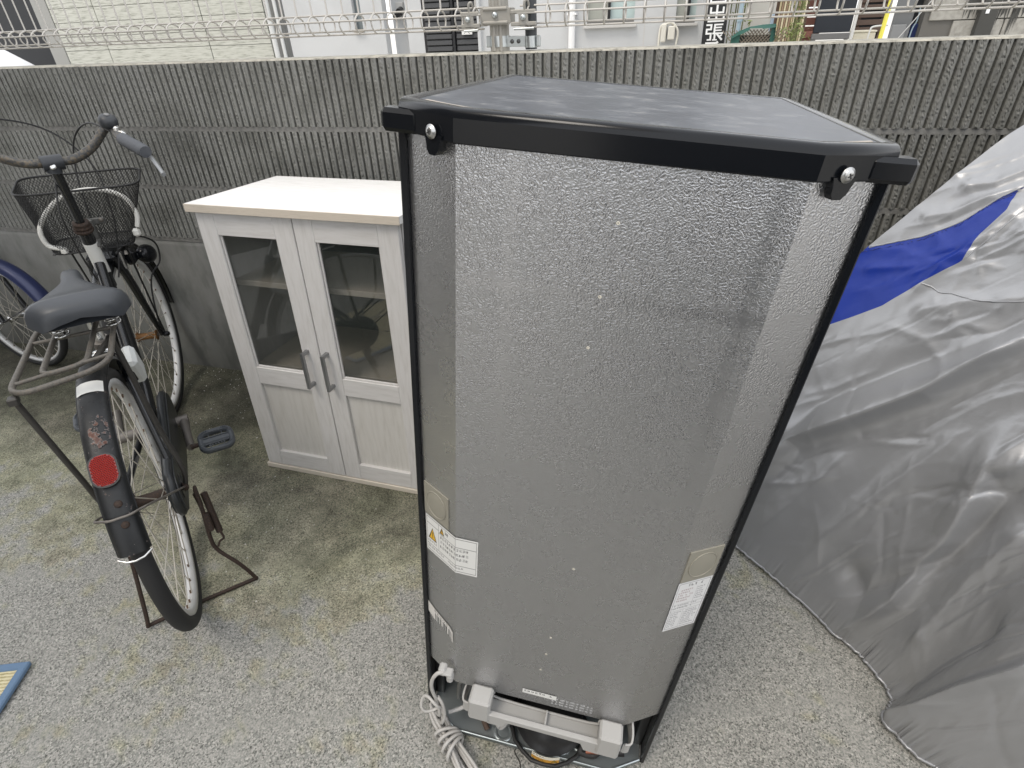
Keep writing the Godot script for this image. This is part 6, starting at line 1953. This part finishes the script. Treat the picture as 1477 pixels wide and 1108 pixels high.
	var bmb := [M("bamboo_a", Color(0.5, 0.42, 0.26), 0.6), M("bamboo_b", Color(0.62, 0.55, 0.38), 0.6), M("bamboo_c", Color(0.3, 0.21, 0.14), 0.7)]
	for q in 12:
		obj("cane", rod(Vector3(-0.115 + q * 0.0195, 0.2, 0.004 * (q % 3)), Vector3(-0.108 + q * 0.0195, 1.75 + 0.03 * (q % 4), 0.004 * (q % 3)), 0.0085, 8), bmb[[0, 2, 1, 2, 1, 2, 0, 1, 2, 1, 0, 1][q]], bs)
	obj("dark_back", bx(Vector3(0, 1.0, -0.04), Vector3(0.28, 1.6, 0.02), 0.0), M("screen_dark", Color(0.12, 0.08, 0.06), 0.9), bs)
	bush(far(0.735, 0, 6.0) * Vector3(1, 0, 1), 0.13, 0.75, 1.17, 240, 162, "low yellow-green plants at the foot of the bamboo screen", "plant")
	bush(far(0.74, 0, 6.2) * Vector3(1, 0, 1), 0.07, 1.1, 1.6, 130, 163, "thin green plant climbing beside the reddish slats", "plant")
	# reddish slat fence
	var rs := thing("red_slat_fence", "reddish brown fence of horizontal slats behind the bamboo", "fence", bg_xf(0.825, 6.8))
	var rm := M("slat_red", Color(0.23, 0.10, 0.075), 0.7)
	for q in 9: obj("slat", bx(Vector3(0, 1.03 + q * 0.072, 0.004 * (q % 2)), Vector3(0.17, 0.062, 0.02), 0.003), rm, rs)
	obj("bench_slat", bx(Vector3(-0.02, 1.07, 0.08), Vector3(0.22, 0.05, 0.03), 0.004), rm, rs)
	for q in [-0.07, 0.07]: obj("post", bx(Vector3(q, 0.85, -0.03), Vector3(0.03, 1.7, 0.03), 0.002), mats["screen_dark"], rs)
	# dark panel
	var dp := thing("dark_blue_panel", "large flat dark navy panel behind the fence", "panel", bg_xf(0.978, 6.7))
	obj("panel", bx(Vector3(0, 1.35, 0), Vector3(0.315, 0.54, 0.03), 0.004), M("panel_navy", Color(0.012, 0.016, 0.024), 0.6), dp)
	obj("lower_rail", bx(Vector3(0, 1.05, 0.0), Vector3(0.33, 0.05, 0.04), 0.004), M("rail_gray", Color(0.16, 0.16, 0.16), 0.6), dp)
	for q in [-0.14, 0.14]: obj("leg", bx(Vector3(q, 0.52, -0.005), Vector3(0.03, 1.04, 0.03), 0.003), mats["rail_gray"], dp)
	# slim grey pole
	var gp := thing("white_pole", "slim pale pole between the navy panel and brown slats", "pole", Transform3D(wb * Basis(Vector3(0, 0, 1), 0.0), far(1.105, 0, 6.2) * Vector3(1, 0, 1)))
	obj("shaft", rod(Vector3.ZERO, Vector3(0.02, 2.4, 0), 0.014, 10), M("pole_pale", Color(0.55, 0.55, 0.54), 0.5), gp)
	obj("base", rod(Vector3.ZERO, Vector3(0, 0.04, 0), 0.05, 12), mats["pole_pale"], gp)
	# dark brown slats
	var bs2 := thing("brown_slat_fence", "dark brown fence of horizontal slats left of the yellow pole", "fence", bg_xf(1.21, 6.8))
	for q in 8: obj("slat", bx(Vector3(0, 1.09 + q * 0.058, 0.003 * (q % 2)), Vector3(0.235, 0.042, 0.02), 0.003), M("slat_brown", Color(0.085, 0.055, 0.042), 0.7), bs2)
	obj("back", bx(Vector3(0, 1.2, -0.03), Vector3(0.24, 0.75, 0.01), 0.0), mats["dark_opening"], bs2)
	for q in [-0.1, 0.1]: obj("post", bx(Vector3(q, 0.8, -0.016), Vector3(0.03, 1.6, 0.02), 0.002), mats["screen_dark"], bs2)
	var bb := thing("beige_container", "pale beige box on a low stand beside the yellow pole", "box", bg_xf(1.18, 6.4))
	obj("tub", bx(Vector3(0, 1.03, 0), Vector3(0.175, 0.11, 0.15), 0.008), M("tub_beige", Color(0.52, 0.49, 0.4), 0.7), bb)
	obj("lid", bx(Vector3(0, 1.09, 0), Vector3(0.185, 0.015, 0.16), 0.004), mats["tub_beige"], bb)
	obj("stand", bx(Vector3(0, 0.48, 0), Vector3(0.16, 0.96, 0.14), 0.004), mats["rail_gray"], bb)
	var yp := thing("yellow_pole", "bright yellow pole standing behind the fence", "pole", Transform3D(wb, far(1.283, 0, 6.1) * Vector3(1, 0, 1)))
	obj("shaft", rod(Vector3(-0.01, 0, 0), Vector3(0.05, 2.4, 0), 0.017, 12), M("pole_yellow", Color(0.72, 0.66, 0.1), 0.5), yp)
	obj("base", rod(Vector3(-0.01, 0, 0), Vector3(-0.01, 0.05, 0), 0.05, 12), mats["rail_gray"], yp)
	var hook := begin()
	tube(hook, curve([Vector3(-0.08, 1.0, 0), Vector3(-0.075, 1.1, 0), Vector3(-0.055, 1.128, 0), Vector3(0.05, 1.135, 0)], 5), 0.007, 8)
	obj("rail_hook", hook, mats["pole_pale"], yp)
	# gray sheds, cabinet and hose
	var sh := thing("gray_shed", "grey metal shed front with a dark open side and blue cloth inside", "shed", bg_xf(1.43, 6.9))
	obj("panel", bx(Vector3(-0.04, 1.0, 0), Vector3(0.16, 2.0, 0.03), 0.004), M("shed_gray", Color(0.15, 0.155, 0.16), 0.5), sh)
	obj("lower_panel", bx(Vector3(-0.06, 1.02, 0.03), Vector3(0.12, 0.2, 0.03), 0.006), M("shed_light", Color(0.22, 0.225, 0.23), 0.5), sh)
	obj("dark_side", bx(Vector3(0.10, 1.0, -0.1), Vector3(0.22, 2.0, 0.03), 0.0), mats["dark_opening"], sh)
	obj("blue_cloth", bx(Vector3(0.10, 1.06, -0.05), Vector3(0.07, 0.12, 0.03), 0.012), M("cloth_navy", Color(0.02, 0.035, 0.13), 0.8), sh)
	obj("top_rail", rod(Vector3(-0.12, H.call(1.233), 0.06), Vector3(0.24, H.call(1.238), 0.06), 0.008, 8), mats["pole_pale"], sh)
	obj("guy_wire", rod(Vector3(-0.1, 0.95, 0.1), Vector3(0.16, 1.35, 0.1), 0.004, 6), mats["pole_pale"], sh)
	obj("corner_post", bx(Vector3(0.205, 1.0, 0.03), Vector3(0.02, 2.2, 0.02), 0.002), mats["pole_pale"], sh)
	s = begin()
	tube(s, curve([Vector3(0.06, 0.95, 0.0), Vector3(0.065, 1.08, 0.0), Vector3(0.085, 1.15, 0.0), Vector3(0.08, 1.26, 0.0)], 5), 0.006, 8)
	obj("hose", s, mats["pole_blue"], sh)
	# concrete block wall at the right
	var cb := thing("concrete_block_wall", "grey concrete block wall with black water stains at the right edge", "wall", bg_xf(1.55, 6.9))
	var cm := M("block_gray", gray(1.0), 0.9)
	cm.albedo_texture = ntex(noise(FastNoiseLite.TYPE_SIMPLEX_SMOOTH, 0.02, 171, 5, 0.6), 512, ramp([0.0, 0.5, 1.0], [Color(0.24, 0.23, 0.21), Color(0.34, 0.33, 0.3), Color(0.42, 0.41, 0.38)]))
	tri(cm, Vector3(1.2, 1.2, 1.2))
	var cs := M("block_stained", Color(0.06, 0.06, 0.056), 0.9)
	for r in 11:
		for q in 8:
			if q == 0 and r % 2 == 1: continue
			obj("block", bx(Vector3(0.19 + q * 0.4 - 0.2 * (r % 2), 0.1 + r * 0.2 - 0.062, 0.002 * ((q + r) % 3)), Vector3(0.392, 0.192, 0.15), 0.004), cm, cb)
	obj("joint_mortar", bx(Vector3(1.5, 1.05, -0.01), Vector3(3.1, 2.2, 0.13), 0.0), M("mortar_dark", Color(0.13, 0.125, 0.115), 0.95), cb)
	obj("stained_pilaster", bx(Vector3(0.425, 1.0, 0.1), Vector3(0.13, 2.3, 0.1), 0.004), cs, cb)
	obj("white_tag", bx(Vector3(0.405, H.call(1.218), 0.154), Vector3(0.028, 0.036, 0.004), 0.001), M("tag_white", Color(0.8, 0.82, 0.83), 0.5), cb)
	s = begin()
	# dark runs of dirt below the capping: thin irregular sheets on the face
	var rg := RandomNumberGenerator.new()
	rg.seed = 31
	for q in [[0.24, 0.36, 0.26], [0.52, 0.72, 0.30], [0.62, 0.68, 0.42]]:
		var x0: float = q[0]; var x1: float = q[1]
		var n := 10
		for i in n:
			var xa := lerpf(x0, x1, float(i) / n); var xb := lerpf(x0, x1, float(i + 1) / n)
			var ya: float = 1.38 - q[2] * rg.randf_range(0.35, 1.0)
			var yb: float = 1.38 - q[2] * rg.randf_range(0.35, 1.0)
			quad(s, Vector3(xa, ya, 0.0822), Vector3(xb, yb, 0.0822), Vector3(xb, 1.8, 0.0822), Vector3(xa, 1.8, 0.0822))
	obj("water_stain", s, cs, cb)

func bush(at: Vector3, w: float, y0: float, y1: float, n: int, sd: int, label: String, category: String) -> void:
	var o := thing(category, label, category, Transform3D(wall_basis(), at), "plants beyond the fence")
	var rg := RandomNumberGenerator.new()
	rg.seed = sd
	var lm := M("leaf_yellow_green", Color(0.2, 0.24, 0.08), 0.6)
	lm.backlight_enabled = true
	lm.backlight = Color(0.1, 0.13, 0.03)
	var s := begin()
	for k in 7:
		var x := rg.randf_range(-w, w) * 0.6
		tube(s, curve([Vector3(x * 0.4, 0, 0), Vector3(x * 0.7, y0, rg.randf_range(-0.05, 0.05)), Vector3(x, y1 * 0.97, rg.randf_range(-0.08, 0.08))], 4), 0.005, 5)
	obj("stem", s, M("stem_green", Color(0.14, 0.15, 0.06), 0.7), o)
	s = begin()
	for k in n:
		var t := sqrt(rg.randf())
		var c := Vector3(rg.randf_range(-w, w) * (0.4 + 0.6 * t), lerpf(y0, y1, rg.randf()), rg.randf_range(-w, w) * 0.7)
		var d := Vector3(rg.randf_range(-1, 1), rg.randf_range(-0.8, 0.5), rg.randf_range(-1, 1)).normalized()
		var l := rg.randf_range(0.035, 0.07)
		var sd2 := d.cross(Vector3(rg.randf_range(-1, 1), 1, rg.randf_range(-1, 1))).normalized() * l * 0.16
		quad(s, c, c + d * l * 0.5 + sd2, c + d * l, c + d * l * 0.5 - sd2)
	obj("leaves", s, lm, o)

# ---------------------------------------------------------------- unseen locker and building, added to shape reflections
func build_rear() -> void:
	var h := thing("added_locker", "unseen low dark grey locker added behind the camera to darken reflections", "locker", Transform3D(Basis(Vector3.UP, deg_to_rad(-6.0)), Vector3(0.22, 0, 1.0)))
	obj("body", bx(Vector3(0, 0.6, 0.3), Vector3(1.25, 1.14, 0.6), 0.01), M("added_locker_steel", Color(0.04, 0.042, 0.045), 0.6), h)  # added dark mass that dims part of the metal back's reflection
	var n := thing("added_building", "unseen brown building added left of the yard to darken reflections", "building", Transform3D(Basis(), Vector3(-3.6, 0, 1.6)))
	obj("wall", bx(Vector3(-1.5, 3.0, 0), Vector3(3.0, 6.0, 5.6), 0.02), M("added_building_brown", Color(0.085, 0.075, 0.068), 0.85), n)  # added wall that darkens what the left canted panel reflects
	for q in [-1.5, 1.2]: obj("door", bx(Vector3(0.012, 1.02, q), Vector3(0.03, 2.04, 0.9), 0.006), M("added_building_door", Color(0.05, 0.045, 0.04), 0.5), n)
	for q in [-1.5, 1.2]: obj("window", bx(Vector3(0.012, 4.1, q), Vector3(0.03, 1.1, 1.5), 0.006), M("added_building_glass", Color(0.05, 0.06, 0.07), 0.08), n)
	for q in [-0.31, 0.31]: obj("door", bx(Vector3(q, 0.6, -0.012), Vector3(0.6, 1.05, 0.02), 0.004), M("added_locker_door", Color(0.05, 0.052, 0.055), 0.5), h)
	obj("top", bx(Vector3(0, 1.185, 0.29), Vector3(1.31, 0.03, 0.66), 0.008), mats["added_locker_steel"], h)

# ---------------------------------------------------------------- scene
func _ready() -> void:
	var cam := Camera3D.new()
	cam.name = "camera"
	cam.fov = rad_to_deg(2.0 * atan(554.0 / 797.66))
	cam.near = 0.03
	cam.far = 400.0
	add_child(cam)
	cam.transform = Transform3D(Basis(Vector3(0.99903836, -0.03671506, 0.02396561), Vector3(0.04384457, 0.83658603, -0.54607826), Vector3(0, 0.54660389, 0.8373913)), Vector3(0, EYE, 0))
	cam.current = true
	var sky := ProceduralSkyMaterial.new()
	sky.sky_top_color = Color(0.825, 0.835, 0.855)
	sky.sky_horizon_color = Color(0.865, 0.868, 0.872)
	sky.sky_curve = 0.2
	sky.ground_bottom_color = Color(0.35, 0.34, 0.32)
	sky.ground_horizon_color = Color(0.6, 0.6, 0.58)
	var env := Environment.new()
	env.background_mode = Environment.BG_SKY
	env.sky = Sky.new()
	env.sky.sky_material = sky
	env.tonemap_mode = Environment.TONE_MAPPER_LINEAR
	env.tonemap_exposure = 2.5
	env.sdfgi_enabled = true
	env.ssao_enabled = true
	env.ssil_enabled = true
	var we := WorldEnvironment.new()
	we.name = "world_environment"
	we.environment = env
	add_child(we)
	var sun := DirectionalLight3D.new()
	sun.name = "sun"
	sun.light_energy = 0.25
	sun.light_color = Color(1.0, 0.97, 0.93)
	sun.light_angular_distance = 24.0
	sun.shadow_enabled = true
	add_child(sun)
	sun.look_at_from_position(Vector3.ZERO, -Vector3(-0.35, 0.85, 0.35), Vector3.UP)
	M("black_plastic", Color(0.006, 0.007, 0.009), 0.2).metallic_specular = 0.4
	M("tyre", Color(0.018, 0.018, 0.018), 0.8)
	build_ground()
	build_wall()
	build_fence()
	build_street()
	build_rear()
	build_fridge()
	build_cabinet()
	build_bicycle()
	build_second_bicycle()
	build_cover()
	build_mat()
